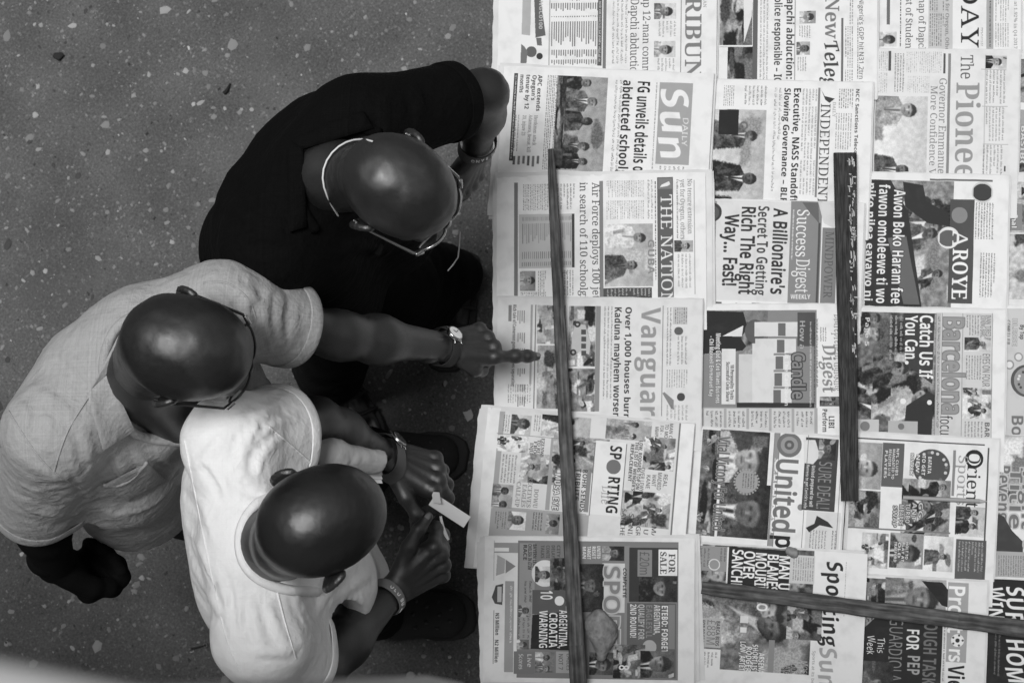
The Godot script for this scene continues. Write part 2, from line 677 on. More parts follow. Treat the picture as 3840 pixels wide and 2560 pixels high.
# a printed halftone picture: people with heads, shoulders, arms and shirts before a broken-up ground
func pic(pg: Page, x0: float, y0: float, x1: float, y1: float, kind: String, count: int, bg: float, seed_: int) -> void:
	var w := maxi(8, int((y1 - y0) / 2))
	var h := maxi(8, int((x1 - x0) / 2))
	var r := RandomNumberGenerator.new()
	r.seed = seed_ * 31 + 7
	var nz := FastNoiseLite.new()
	nz.seed = seed_
	nz.frequency = 0.03
	nz.fractal_octaves = 4
	var patches := []
	var np := 26 if kind == "scene" else (16 if kind == "play" else 3)
	for k in np:
		patches.append([w * r.randf(), h * r.randf(), w * r.randf_range(0.03, 0.2), h * r.randf_range(0.03, 0.2), clampf(bg + r.randf_range(-0.42, 0.34), 0.12, 0.86), r.randf_range(-0.6, 0.6), r.randf() < 0.6])
	var who := []
	for k in count:
		var f := {}
		match kind:
			"suits":
				f.x = w * (k + 0.5 + r.randf_range(-0.22, 0.22)) / count
				f.r = minf(w / float(count) * 0.27, h * 0.14) * r.randf_range(0.85, 1.15)
				f.y = h * r.randf_range(0.14, 0.34) + f.r
				f.cloth = r.randf_range(0.14, 0.5) if r.randf() < 0.7 else 0.8
			"face":
				f.x = w * (k + 0.5 + r.randf_range(-0.08, 0.08)) / count
				f.r = minf(w / float(count) * 0.36, h * 0.32)
				f.y = h * r.randf_range(0.36, 0.46)
				f.cloth = r.randf_range(0.15, 0.8)
			_:
				f.x = w * r.randf()
				f.y = h * r.randf_range(0.05, 0.85)
				f.r = minf(w, h) * r.randf_range(0.055, 0.13)
				f.cloth = r.randf_range(0.16, 0.8)
		if kind != "face":
			f.cloth = r.randf_range(0.13, 0.34) if bg > 0.48 and r.randf() < 0.8 else (r.randf_range(0.55, 0.82) if bg > 0.48 or r.randf() < 0.25 else r.randf_range(0.16, 0.56))
		f.lean = r.randf_range(-1.3, 1.3) if kind == "play" else r.randf_range(-0.2, 0.2)
		f.skin = r.randf_range(0.3, 0.62)
		f.shirt = r.randf_range(0.7, 0.88) if r.randf() < 0.6 else clampf(f.cloth + r.randf_range(-0.2, 0.2), 0.14, 0.85)
		f.d = r.randf_range(-0.8, 0.8)
		f.hair = r.randf_range(-0.7, -0.2)
		f.arm = r.randf_range(-1.0, 1.0)
		f.long = r.randf_range(0.9, 1.25)
		who.append(f)
	var g := PackedFloat32Array()
	var n1 := PackedFloat32Array()
	var n2 := PackedFloat32Array()
	g.resize(w * h)
	n1.resize(w * h)
	n2.resize(w * h)
	for y in h:
		for x in w:
			var k := y * w + x
			n1[k] = nz.get_noise_2d(x * 2.0, y * 2.0)
			n2[k] = nz.get_noise_2d(x * 6.0 + 200, y * 6.0)
			g[k] = bg + n1[k] * (0.08 if kind in ["suits", "face"] else 0.18) + (float(y) / h - 0.5) * 0.14
	for q in patches:
		var reach: float = q[2] * 1.4 + q[3] * 1.4 * absf(q[5])
		for y in range(maxi(0, int(q[1] - q[3] * 1.4)), mini(h, int(q[1] + q[3] * 1.4))):
			for x in range(maxi(0, int(q[0] - reach)), mini(w, int(q[0] + reach))):
				var ex: float = (x - q[0] + (y - q[1]) * q[5]) / q[2]
				var ey: float = (y - q[1]) / q[3]
				var e: float = maxf(absf(ex), absf(ey)) - 1.0 if q[6] else sqrt(ex * ex + ey * ey) - 1.0
				if e < 0.3:
					var k := y * w + x
					g[k] = lerpf(g[k], q[4] + n2[k] * 0.12, soft(e + n1[k] * 0.3, 0.35))
	for f in who:
		var lean: float = f.lean
		var fd: float = f.d
		var fr: float = f.r
		var cloth: float = f.cloth
		var shirt: float = f.shirt
		var skin: float = f.skin
		var arm: float = f.arm
		var tall := 9.0 if kind != "play" else 5.4
		var wide := fr * (3.4 + absf(lean) * tall * 0.45)
		for y in range(maxi(0, int(f.y - fr * 1.6)), mini(h, int(f.y + fr * tall))):
			var dy: float = (y - f.y) / fr
			for x in range(maxi(0, int(f.x - wide)), mini(w, int(f.x + wide))):
				var dx: float = (x - f.x) / fr + lean * maxf(dy, 0.0) * 0.45
				if absf(dx) > 3.4:
					continue
				var k := y * w + x
				var m2 := n2[k]
				var ndx := dx + m2 * 0.18
				var gg := g[k]
				if dy > 0.55:
					var half := minf(0.4 + (dy - 0.6) * 1.7, 1.65 + 0.1 * dy)
					if kind == "play" and dy > 3.2:
						half = 0.95 + sin(dy * 2.0 + fd * 6.0) * 0.4
					var c := soft(absf(ndx) - half, 0.28)
					if c > 0.0:
						var tone: float = cloth + n1[k] * 0.2 + m2 * 0.1 - dx * fd * 0.09
						tone = lerpf(tone, shirt + m2 * 0.06, soft(absf(dx + 0.12 * fd) - (0.5 - (dy - 0.7) * 0.2), 0.2))
						if kind != "play":
							tone = lerpf(tone, cloth * 0.7, soft(absf(dx + 0.12 * fd) - 0.12, 0.12) * soft(absf(dy - 2.0) - 1.0, 0.2))
						gg = lerpf(gg, tone, c)
					# an arm
					var ax: float = dx - signf(arm) * (1.3 + 0.5 * (dy - 1.4) * arm)
					if dy > 1.2 and dy < 4.6:
						gg = lerpf(gg, lerpf(cloth, skin, soft(2.6 - dy, 0.4)) + m2 * 0.1, soft(absf(ax) - 0.3, 0.25) * 0.85)
				var e2: float = sqrt(dx * dx * 1.5 + dy * dy / (f.long * f.long)) - 1.0
				var c2 := soft(e2 + m2 * 0.08, 0.16)
				if c2 > 0.0:
					var tone2: float = skin + dx * fd * 0.28 - dy * 0.05 + n1[k] * 0.1
					tone2 = lerpf(tone2, 0.15, soft(dy - f.hair - absf(dx) * 0.25, 0.25) * 0.85)
					var turn: float = dx - fd * 0.22
					tone2 *= 1.0 - 0.5 * soft(absf(dy + 0.02) - 0.09, 0.16) * soft(absf(absf(turn) - 0.34) - 0.15, 0.18)
					tone2 *= 1.0 - 0.4 * soft(absf(dy - 0.52) - 0.05, 0.14) * soft(absf(turn) - 0.26, 0.2)
					tone2 *= 1.0 + 0.3 * soft(absf(turn) - 0.07, 0.12) * soft(absf(dy - 0.18) - 0.18, 0.15)
					tone2 *= 1.0 - 0.3 * soft(absf(dy - 0.36) - 0.02, 0.1) * soft(absf(turn) - 0.16, 0.12)
					gg = lerpf(gg, tone2, c2)
				g[k] = gg
	var b := PackedByteArray()
	b.resize(w * h)
	for k in w * h:
		b[k] = int(clampf(g[k] + r.randf_range(-0.035, 0.035), 0.13, 0.88) * 255)
	var im := Image.create_from_data(w, h, false, Image.FORMAT_L8, b)
	im.resize(int(y1 - y0), int(x1 - x0), Image.INTERPOLATE_CUBIC)
	im.convert(Image.FORMAT_RGBA8)
	var a := pg.at((x0 + x1) / 2, (y0 + y1) / 2)
	pg.img.blit_rect(im, Rect2i(0, 0, im.get_width(), im.get_height()), Vector2i(int(a.x - (y1 - y0) / 2), int(a.y - (x1 - x0) / 2)))

# a filled disc or ring on the page
func disc(pg: Page, x: float, y: float, rad: float, g: float, inner := 0.0, squash := 1.0) -> void:
	var a := pg.at(x, y)
	var n := int(rad) + 1
	for dy in range(-n, n + 1):
		for dx in range(-n, n + 1):
			var e := Vector2(dx, dy / squash).length()
			if e <= rad and e >= inner:
				var q := Vector2i(int(a.x) + dx, int(a.y) + dy)
				if q.x >= 0 and q.y >= 0 and q.x < pg.w and q.y < pg.h:
					pg.img.set_pixelv(q, Color(g, g, g))

# a straight-sided patch given by corners in the picture
func poly(pg: Page, pts: Array, g: float) -> void:
	var q := PackedVector2Array()
	var lo := Vector2(1e9, 1e9)
	var hi := -lo
	for p in pts:
		var a := pg.at(p[0], p[1])
		q.append(a)
		lo = lo.min(a)
		hi = hi.max(a)
	for y in range(maxi(0, int(lo.y)), mini(pg.h, int(hi.y) + 1)):
		for x in range(maxi(0, int(lo.x)), mini(pg.w, int(hi.x) + 1)):
			if Geometry2D.is_point_in_polygon(Vector2(x, y), q):
				pg.img.set_pixel(x, y, Color(g, g, g))

# ---------------------------------------------------------------- one newspaper
const PAPER := 0.84
var crumple := FastNoiseLite.new()
var smudge: Image

# tl, tr: the page's upper corners in the picture; bl: its lower left; length: how far it runs on under the next one
func page(tl: Vector2, tr: Vector2, bl: Vector2, length: float, seed_: int) -> Page:
	var pg := Page.new()
	pg.o = tr
	pg.ex = (bl - tl).normalized()
	pg.ey = (tl - tr).normalized()
	pg.w = int(length)
	pg.h = int((tl - tr).length())
	pg.rng.seed = seed_
	pg.img = Image.create_empty(pg.w, pg.h, false, Image.FORMAT_RGBA8)
	var g := PAPER + pg.rng.randf_range(-0.025, 0.02)
	pg.img.fill(Color(g, g, g))
	if smudge == null:
		var nz := FastNoiseLite.new()
		nz.seed = 3
		nz.frequency = 0.012
		nz.fractal_octaves = 5
		var b := nz.get_image(1200, 1200, false, false, true).get_data()
		var d := PackedByteArray()
		d.resize(1200 * 1200 * 2)
		for k in 1200 * 1200:
			d[k * 2] = 120
			d[k * 2 + 1] = int(clampf((b[k] - 118) * 0.28, 0, 40))
		smudge = Image.create_from_data(1200, 1200, false, Image.FORMAT_LA8, d)
		smudge.convert(Image.FORMAT_RGBA8)
	return pg

func paper_height(u: float, v: float, lift: float, x: float, z: float) -> float:
	var h := TABLE + 0.024 + lift + 0.016 * (1.0 - v) + 0.015 * u
	h += crumple.get_noise_2d(x, z) * 0.0042 + crumple.get_noise_2d(x * 3.7 + 50, z * 3.7) * 0.0011
	h -= 0.0022 * maxf(0.0, 1.0 - absf(u - 0.5) / 0.03)
	h -= 0.0045 * pow(clampf(1.0 - v / 0.05, 0.0, 1.0), 2.0)
	h -= 0.003 * pow(clampf(1.0 - u / 0.04, 0.0, 1.0), 2.0)
	return h

# the oblong sheet itself, in metres: its foot corner, its height and its width as two square edges
func frame(tl: Vector2, tr: Vector2, bl: Vector2, length: float) -> Dictionary:
	var h := TABLE + 0.036
	var a := P(tl.x, tl.y, h)
	var up := P(tr.x, tr.y, h) - a
	var down := P(bl.x, bl.y, h) - a
	var l := down.length() * length / (bl - tl).length()
	var m := a + up * 0.5 + down * 0.5
	var tilt := up.normalized().lerp(Vector3(down.z, 0, -down.x).normalized(), 0.5).normalized()
	var side := Vector3(-tilt.z, 0, tilt.x)
	if side.dot(down) < 0:
		side = -side
	var o := m - tilt * up.length() * 0.5 - side * down.length() * 0.5
	return {"o": o, "up": tilt * up.length(), "down": side * l}

func sheet_mesh(tl: Vector2, tr: Vector2, bl: Vector2, length: float, lift: float, thick: float, ragged := 0.0) -> ArrayMesh:
	var s := Soup.new()
	var n := 22
	var fr := frame(tl, tr, bl, length)
	var r := RandomNumberGenerator.new()
	r.seed = int(tl.x * 7 + lift * 10000)
	var rag := PackedFloat32Array()
	for k in n + 1:
		rag.append(r.randf_range(-1, 1) * ragged)
	for j in n + 1:
		for k in n + 1:
			var u := float(k) / n
			var v := float(j) / n
			u = u * u * (3 - 2 * u) * 0.35 + u * 0.65
			v = v * v * (3 - 2 * v) * 0.35 + v * 0.65
			var q: Vector3 = fr.o + fr.up * u + fr.down * v
			if k == 0:
				q.x += rag[j] * 0.0005
			if j == 0:
				q.z += rag[k] * 0.0003
			q.y = paper_height(u, v, lift, q.x * 100.0, q.z * 100.0)
			s.v.append(q)
			s.uv.append(Vector2(v, 1.0 - u))
	for j in n:
		for k in n:
			var a := j * (n + 1) + k
			s.quad(a, a + 1, a + n + 2, a + n + 1)
	s.smooth()
	# the folded and cut edges
	var edge := []
	for k in n + 1: edge.append(k)
	for j in range(1, n + 1): edge.append(j * (n + 1) + n)
	for k in range(n - 1, -1, -1): edge.append(n * (n + 1) + k)
	for j in range(n - 1, 0, -1): edge.append(j * (n + 1))
	var mid := s.v[(n / 2) * (n + 1) + n / 2]
	for k in edge.size():
		var a: int = edge[k]
		var b: int = edge[(k + 1) % edge.size()]
		var m := s.v.size()
		var out := (s.v[a] + s.v[b]) * 0.5 - mid
		var nn := (s.v[b] - s.v[a]).cross(Vector3.UP).normalized()
		if nn.dot(out) < 0:
			nn = -nn
		for q in [s.v[a], s.v[b], s.v[b] - Vector3(0, thick, 0), s.v[a] - Vector3(0, thick, 0)]:
			s.v.append(q)
			s.n.append(nn)
		var e := Vector2(0.002, 0.002)
		s.uv.append_array(PackedVector2Array([e, e, e, e]))
		s.quad(m, m + 3, m + 2, m + 1)
	return s.mesh()

func paper(pg: Page, tl: Vector2, tr: Vector2, bl: Vector2, length: float, label: String, under: Array, group := "newspapers laid out in overlapping rows") -> Node3D:
	pg.img.blend_rect(smudge, Rect2i((pg.rng.randi() % 300), (pg.rng.randi() % 300), pg.w, pg.h), Vector2i.ZERO)
	var c := P((tl.x + tr.x) / 2, (tl.y + bl.y) / 2, TABLE)
	var o := thing("newspaper", label, "newspaper", c, group)
	var m := StandardMaterial3D.new()
	m.albedo_texture = ImageTexture.create_from_image(pg.img)
	m.roughness = 0.85
	m.metallic_specular = 0.35
	m.texture_repeat = false
	obj("front_page", sheet_mesh(tl, tr, bl, length, 0.0, 0.0016, 1.2), m, o)
	var k := 1
	for d in under:
		# each further sheet or copy peeps out by (left, up, right) pixels
		var x := Vector2(-d[0], -d[1])
		var y := Vector2(d[2], -d[1])
		var z := Vector2(-d[0], 0)
		if d.size() > 3:
			z.x += d[3]
		obj("inner_sheet", sheet_mesh(tl + x, tr + y, bl + z, length, -0.0028 * k, 0.0024, 2.5), M.sheet, o)
		k += 1
	return o

func v2(x: float, y: float) -> Vector2:
	return Vector2(x, y)

func build_papers() -> void:
	crumple.seed = 12
	crumple.frequency = 0.11
	crumple.fractal_octaves = 3
	var pg: Page
	var a: Vector2
	var b: Vector2
	var c: Vector2
	# --- column at the far right edge
	a = v2(3800, -330); b = v2(4560, -330); c = v2(3800, 200)
	pg = page(a, b, c, 640, 40)
	small(pg, 3850, -200, 4400, 150, 8, 0.5, 3)
	paper(pg, a, b, c, 640, "blank white margin of a newspaper in the top right corner", [[6, 4, 2]])
	a = v2(3802, 200); b = v2(4560, 230); c = v2(3780, 690)
	pg = page(a, b, c, 640, 41)
	pic(pg, 3826, 234, 4200, 396, "scene", 0, 0.28, 411)
	pg.fill(3815, 418, 3950, 620, 0.6)
	to(pg, "funakorin", "sansb", 3809, 446, 610, 18, 0.86, 0.5, 2)
	to(pg, "BASIBO", "sansb", 3832, 470, 640, 18, 0.8, 0.45, 2)
	pic(pg, 3800, 620, 4200, 700, "face", 1, 0.45, 412)
	paper(pg, a, b, c, 640, "newspaper at the right edge with a dark picture above outlined grey lettering", [[7, 3, 2]])
	a = v2(3776, 650); b = v2(4540, 660); c = v2(3766, 1130)
	pg = page(a, b, c, 640, 42)
	pic(pg, 3790, 690, 4200, 880, "play", 5, 0.55, 421)
	pg.fill(3790, 770, 3835, 870, 0.5)
	to(pg, "Wanal", "sansb", 3798, 772, 864, 18, 0.88, 0.4, 2)
	pic(pg, 3780, 885, 4200, 1126, "scene", 0, 0.66, 422)
	paper(pg, a, b, c, 640, "newspaper at the right edge showing a pale mottled picture under small players", [[8, 3, 2]])
	a = v2(3760, 1150); b = v2(4530, 1160); c = v2(3752, 1610)
	pg = page(a, b, c, 640, 43)
	pg.fill(3770, 1165, 4300, 1640, 0.74)
	t(pg, "COMPILER", "monob", 3779, 1205, 1302, 13, 0.25)
	to(pg, "BLESSE", "sansb", 3800, 1198, 1308, 18, 0.74, 0.5, 1)
	t(pg, "By Top", "sansb", 3828, 1222, 1280, 16, 0.25)
	disc(pg, 3822, 1343, 17, 0.55)
	disc(pg, 3822, 1343, 12, 0.82)
	disc(pg, 3788, 1373, 18, 0.55)
	disc(pg, 3788, 1373, 12, 0.82)
	disc(pg, 3852, 1432, 60, 0.32)
	disc(pg, 3856, 1432, 52, 0.55)
	for k in 14:
		disc(pg, 3856 + 36 * cos(k * 2.4), 1432 + 36 * sin(k * 2.4), 5, 0.3 if k % 2 else 0.8)
	t(pg, "Bo", "sansh", 3795, 1555, 1640, 40, 0.42)
	paper(pg, a, b, c, 640, "newspaper at the right edge with discs, a dark ball and a large letter B", [[10, 3, 2]])
	a = v2(3722, 1628); b = v2(4500, 1660); c = v2(3716, 2130)
	pg = page(a, b, c, 680, 44)
	pic(pg, 3740, 1640, 4300, 1920, "scene", 0, 0.62, 441)
	for k in 3:
		to(pg, ["Revenge", "Title", "Fight"][k], "sansb", 3744 + k * 46, 1740 + k * 10, 1990, 46, 0.42, 0.72, 4)
	poly(pg, [[3740, 1925], [3768, 1935], [3800, 1990], [3840, 2030], [3840, 2070], [3738, 2070]], 0.24)
	disc(pg, 3862, 2040, 26, 0.68)
	pg.fill(3738, 2075, 4200, 2170, 0.62)
	small(pg, 3742, 2085, 3960, 2166, 9, 0.45, 1)
	paper(pg, a, b, c, 680, "newspaper at the right edge with slanted outlined lettering over a dark figure", [[8, 3, 2]])
	a = v2(3680, 2168); b = v2(4450, 2210); c = v2(3664, 2700)
	pg = page(a, b, c, 640, 45)
	pg.fill(3697, 2186, 4300, 2800, 0.16)
	t(pg, "SURE", "sansbi", 3771, 2196, 2384, 66, 0.85)
	t(pg, "WIN", "sansbi", 3703, 2200, 2325, 58, 0.85)
	t(pg, "HOME", "sansbi", 3771, 2392, 2606, 66, 0.85)
	small(pg, 3716, 2380, 3752, 2540, 14, 0.4, 1)
	paper(pg, a, b, c, 640, "black newspaper front with big white capitals in the lower right corner", [[8, 4, 2]])
	# --- third column
	a = v2(3288, -330); b = v2(3828, -330); c = v2(3280, 176)
	pg = page(a, b, c, 640, 30)
	t(pg, "THISDAY", "serif", 3608, -330, 180, 66, 0.16)
	t(pg, "Kidnap of Dapchi", "serif", 3446, -60, 208, 25, 0.28)
	t(pg, "A List of Students", "serif", 3398, -72, 210, 25, 0.28)
	pg.fill(3480, -200, 3570, 330, 0.72)
	small(pg, 3482, -200, 3538, 178, 8, 0.5, 3)
	t(pg, "m for Oyegun, Others", "serif", 3546, -14, 210, 13, 0.36)
	small(pg, 3374, -100, 3380, 180, 8, 0.35, 1)
	pic(pg, 3298, 118, 3362, 172, "face", 1, 0.8, 301)
	pg.fill(3326, -40, 3338, 92, 0.4)
	pg.fill(3694, -200, 3720, 330, 0.62)
	small(pg, 3698, -100, 3712, 180, 10, 0.35, 1)
	small(pg, 3726, -100, 3778, 180, 9, 0.55, 3)
	t(pg, "growth at 1.92% in Q4 2017", "serif", 3798, -60, 184, 12, 0.42)
	small(pg, 3670, 104, 3680, 178, 5, 0.5, 1)
	paper(pg, a, b, c, 640, "newspaper at the top of the third row with tall thin serif capitals", [[8, 4, 3], [14, 8, 6]])
	a = v2(3290, 186); b = v2(3824, 190); c = v2(3272, 646)
	pg = page(a, b, c, 620, 31)
	t(pg, "The", "serif", 3606, 210, 305, 46, 0.34)
	t(pg, "Pioneer", "serifb", 3588, 311, 730, 86, 0.55)
	t(pg, "Governor Emmanuel Gets", "serif", 3525, 295, 750, 28, 0.46)
	t(pg, "More Confidence Votes", "serif", 3492, 324, 730, 25, 0.46)
	pg.fill(3550, 205, 3560, 720, 0.5)
	pg.fill(3540, 205, 3548, 280, 0.32)
	pg.fill(3336, 196, 3346, 272, 0.32)
	small(pg, 3296, 200, 3330, 360, 7, 0.66, 2)
	small(pg, 3398, 200, 3532, 284, 7, 0.68, 1)
	small(pg, 3398, 290, 3486, 360, 7, 0.68, 1)
	small(pg, 3350, 205, 3394, 355, 10, 0.5, 1)
	pic(pg, 3280, 366, 3474, 690, "suits", 2, 0.8, 311)
	pg.fill(3686, 210, 3690, 700, 0.7)
	pic(pg, 3697, 214, 3776, 262, "face", 1, 0.75, 312)
	small(pg, 3694, 268, 3768, 396, 13, 0.46, 1)
	small(pg, 3686, 404, 3760, 534, 12, 0.54, 1)
	small(pg, 3676, 544, 3750, 700, 13, 0.48, 1)
	for y in [264, 400, 540]:
		pg.fill(3680, y, 3774, y + 3, 0.66)
	pg.fill(3756, 620, 3762, 640, 0.3)
	paper(pg, a, b, c, 620, "newspaper with a large grey serif title and two men pictured in its corner", [[6, 3, 4], [12, 5, 8]])
	a = v2(3262, 656); b = v2(3790, 654); c = v2(3230, 1140)
	pg = page(a, b, c, 620, 32)
	pic(pg, 3262, 684, 3566, 1240, "play", 9, 0.55, 321)
	poly(pg, [[3262, 684], [3350, 684], [3410, 800], [3446, 1141], [3440, 1260], [3220, 1260], [3236, 1141]], 0.2)
	poly(pg, [[3395, 690], [3470, 700], [3480, 760], [3560, 800], [3560, 850], [3480, 840], [3400, 780]], 0.2)
	poly(pg, [[3400, 890], [3416, 1000], [3440, 1141], [3380, 1141], [3330, 900]], 0.38)
	pg.fill(3556, 750, 3646, 1134, 0.3)
	disc(pg, 3556, 893, 40, 0.82)
	disc(pg, 3555, 895, 30, 0.36, 0.0, 1.2)
	disc(pg, 3600, 808, 30, 0.5)
	t(pg, "A", "serif", 3572, 862, 932, 58, 0.86)
	t(pg, "ROYE", "serifb", 3570, 930, 1122, 56, 0.88)
	disc(pg, 3688, 722, 40, 0.75)
	disc(pg, 3688, 722, 32, 0.25, 0.0, 1.15)
	small(pg, 3652, 760, 3724, 900, 10, 0.45, 1)
	small(pg, 3660, 945, 3722, 1112, 10, 0.42, 1)
	pg.fill(3495, 675, 3728, 682, 0.4)
	to(pg, "Awon Boko Haram fee", "sansb", 3360, 720, 1146, 42, 0.86, 0.2, 2)
	to(pg, "fawon omoleewe ti wo", "sansb", 3306, 700, 1146, 40, 0.86, 0.2, 2)
	t(pg, "niko nilea eayawo ni", "sansb", 3264, 694, 1140, 28, 0.84)
	paper(pg, a, b, c, 620, "newspaper with two lines of white lettering over a dark picture of armed men", [[8, 4, 4], [14, 6, 9]])
	a = v2(3214, 1152); b = v2(3768, 1166); c = v2(3206, 1612)
	pg = page(a, b, c, 600, 33)
	pic(pg, 3216, 1174, 3506, 1700, "play", 8, 0.36, 331)
	poly(pg, [[3390, 1174], [3506, 1178], [3496, 1440], [3400, 1370]], 0.24)
	poly(pg, [[3480, 1470], [3500, 1480], [3490, 1700], [3380, 1700], [3400, 1520]], 0.2)
	t(pg, "Catch Us If", "sansh", 3450, 1181, 1420, 46, 0.88)
	t(pg, "You Can", "sansh", 3396, 1184, 1350, 44, 0.88)
	disc(pg, 3401, 1361, 7, 0.85)
	small(pg, 3336, 1186, 3386, 1360, 19, 0.5, 1)
	small(pg, 3276, 1186, 3330, 1300, 19, 0.48, 1)
	t(pg, "Page 5", "sansb", 3246, 1188, 1304, 16, 0.8)
	disc(pg, 3388, 1504, 11, 0.85)
	disc(pg, 3486, 1508, 9, 0.85)
	pg.fill(3506, 1178, 3716, 1700, 0.76)
	pg.fill(3506, 1178, 3524, 1700, 0.68)
	small(pg, 3508, 1190, 3522, 1610, 16, 0.5, 2)
	to(pg, "Barcelona", "sansh", 3536, 1186, 1556, 74, 0.56, 0.46, 3)
	t(pg, "focus", "sans", 3524, 1556, 1648, 44, 0.2)
	t(pg, "IVAN TIRED OF", "sans", 3694, 1186, 1292, 18, 0.32)
	t(pg, "JOINING BARCA", "sans", 3674, 1186, 1278, 18, 0.32)
	small(pg, 3618, 1186, 3668, 1266, 10, 0.5, 1)
	t(pg, "EYES ON FOUR", "sans", 3682, 1328, 1452, 26, 0.36)
	small(pg, 3614, 1336, 3676, 1430, 10, 0.5, 1)
	pic(pg, 3614, 1270, 3712, 1322, "suits", 1, 0.78, 332)
	pic(pg, 3606, 1456, 3712, 1570, "play", 4, 0.74, 333)
	t(pg, "BARCA", "sansb", 3688, 1580, 1680, 18, 0.36)
	small(pg, 3606, 1580, 3680, 1700, 12, 0.45, 1)
	for x in [3506, 3528, 3604, 3714]:
		pg.fill(x, 1178, x + 2, 1700, 0.5)
	pg.fill(3214, 1572, 3296, 1700, 0.72)
	disc(pg, 3246, 1596, 18, 0.46)
	pg.fill(3330, 1578, 3440, 1700, 0.66)
	disc(pg, 3380, 1598, 12, 0.42)
	paper(pg, a, b, c, 600, "sports newspaper with a long grey rounded title and white words on dark", [[6, 5, 4], [12, 8, 9]])
	a = v2(3200, 1622); b = v2(3746, 1650); c = v2(3172, 2134)
	pg = page(a, b, c, 620, 34)
	pg.fill(3196, 1660, 3692, 2300, 0.84)
	pic(pg, 3186, 1662, 3308, 1836, "face", 1, 0.62, 341)
	pg.fill(3310, 1664, 3390, 1828, 0.36)
	for k in 4:
		to(pg, ["NPL CLUBS", "MANDATED TO", "REGISTER U-18", "PLAYERS"][k], "sansb", 3364 - k * 14, 1682 + k * 2, 1790 + (k % 2) * 12, 11, 0.86, 0.25, 1)
	disc(pg, 3493, 1755, 69, 0.3)
	for k in 16:
		disc(pg, 3493 + 56 * cos(k * 2.4), 1755 + 56 * sin(k * 2.4), 6, 0.75 if k % 3 else 0.4)
	for k in 4:
		to(pg, ["BATATA", "TO GET", "NEW", "CONTRACT"][k], "sansb", 3482 - k * 22, 1712 - k * 4, 1780 + (k % 2) * 8, 13, 0.88, 0.25, 1)
	pic(pg, 3380, 1800, 3560, 2010, "play", 6, 0.55, 342)
	t(pg, "Orient", "serif", 3630, 1690, 1908, 46, 0.16)
	disc(pg, 3652, 1722, 34, 0.16, 25, 1.0)
	t(pg, "Sports", "serif", 3594, 1706, 1900, 36, 0.55)
	pg.fill(3570, 1690, 3580, 1860, 0.5)
	for k in 5:
		to(pg, ["GG", "ANT", "TURBO", "MBAPPE", "SWAP"][k], "sansb", 3446 - k * 24, 1880 + k * 4, 1950 + k * 8, 16, 0.75, 0.3, 2)
	pic(pg, 3184, 1842, 3300, 1980, "scene", 0, 0.5, 343)
	pic(pg, 3580, 1900, 3690, 2010, "suits", 2, 0.75, 344)
	pg.fill(3180, 1986, 3560, 1992, 0.45)
	pic(pg, 3230, 2000, 3330, 2130, "play", 3, 0.7, 345)
	pic(pg, 3336, 2000, 3460, 2130, "face", 1, 0.6, 346)
	for k in 4:
		to(pg, ["HOLT TO", "PLAY AT", "OLD", "TRAFFORD"][k], "sansb", 3396 - k * 14, 2030, 2100 + (k % 2) * 10, 11, 0.85, 0.3, 1)
	pic(pg, 3464, 2010, 3570, 2140, "suits", 1, 0.8, 347)
	pg.fill(3574, 2022, 3686, 2300, 0.34)
	small(pg, 3582, 2030, 3680, 2145, 12, 0.55, 1)
	pg.fill(3686, 1680, 3692, 2300, 0.3)
	pg.fill(3190, 1655, 3692, 1660, 0.3)
	paper(pg, a, b, c, 620, "framed sports newspaper with a round ball picture and a pencil lying on it", [[6, 4, 4], [12, 7, 8]])
	a = v2(3240, 2156); b = v2(3698, 2184); c = v2(3222, 2700)
	pg = page(a, b, c, 640, 35)
	pic(pg, 3240, 2168, 3320, 2360, "play", 3, 0.4, 351)
	pic(pg, 3318, 2170, 3545, 2330, "face", 1, 0.66, 352)
	poly(pg, [[3300, 2300], [3545, 2330], [3540, 2700], [3230, 2700], [3236, 2360]], 0.17)
	poly(pg, [[3458, 2178], [3532, 2184], [3560, 2220], [3582, 2240], [3560, 2280], [3530, 2270]], 0.16)
	to(pg, "TOUGH TASK", "sansb", 3466, 2310, 2568, 50, 0.42, 0.18, 2)
	t(pg, "FOR", "sansb", 3402, 2356, 2440, 46, 0.85)
	t(pg, "PEP", "sansb", 3405, 2454, 2532, 46, 0.6)
	t(pg, "GUARDIOLA", "sans", 3338, 2316, 2556, 50, 0.5)
	t(pg, "This", "sansi", 3291, 2390, 2452, 26, 0.85)
	t(pg, "Week", "sansi", 3252, 2382, 2456, 28, 0.85)
	pic(pg, 3232, 2480, 3350, 2700, "face", 1, 0.25, 353)
	pg.fill(3548, 2186, 3624, 2484, 0.6)
	t(pg, "Proct", "sansh", 3556, 2190, 2374, 56, 0.88)
	disc(pg, 3588, 2402, 24, 0.85)
	disc(pg, 3588, 2402, 8, 0.2)
	for k in 5:
		disc(pg, 3588 + 19 * cos(k * 1.257), 2402 + 19 * sin(k * 1.257), 4, 0.25)
	t(pg, "rs", "sansh", 3556, 2428, 2484, 50, 0.88)
	t(pg, "Views", "sansb", 3554, 2492, 2660, 60, 0.16)
	pg.fill(3528, 2330, 3544, 2700, 0.8)
	small(pg, 3530, 2340, 3542, 2560, 12, 0.4, 2)
	paper(pg, a, b, c, 640, "sports newspaper with a white-on-grey title, a bearded face and dark lower half", [[6, 4, 5], [4, 8, 10]])
	# --- second column
	a = v2(2682, -330); b = v2(3290, -330); c = v2(2672, 290)
	pg = page(a, b, c, 700, 20)
	pic(pg, 2700, -120, 2822, 168, "scene", 0, 0.42, 201)
	poly(pg, [[2790, -60], [2826, -60], [2820, 60], [2790, 160]], 0.82)
	pic(pg, 2696, 174, 2822, 420, "scene", 0, 0.36, 202)
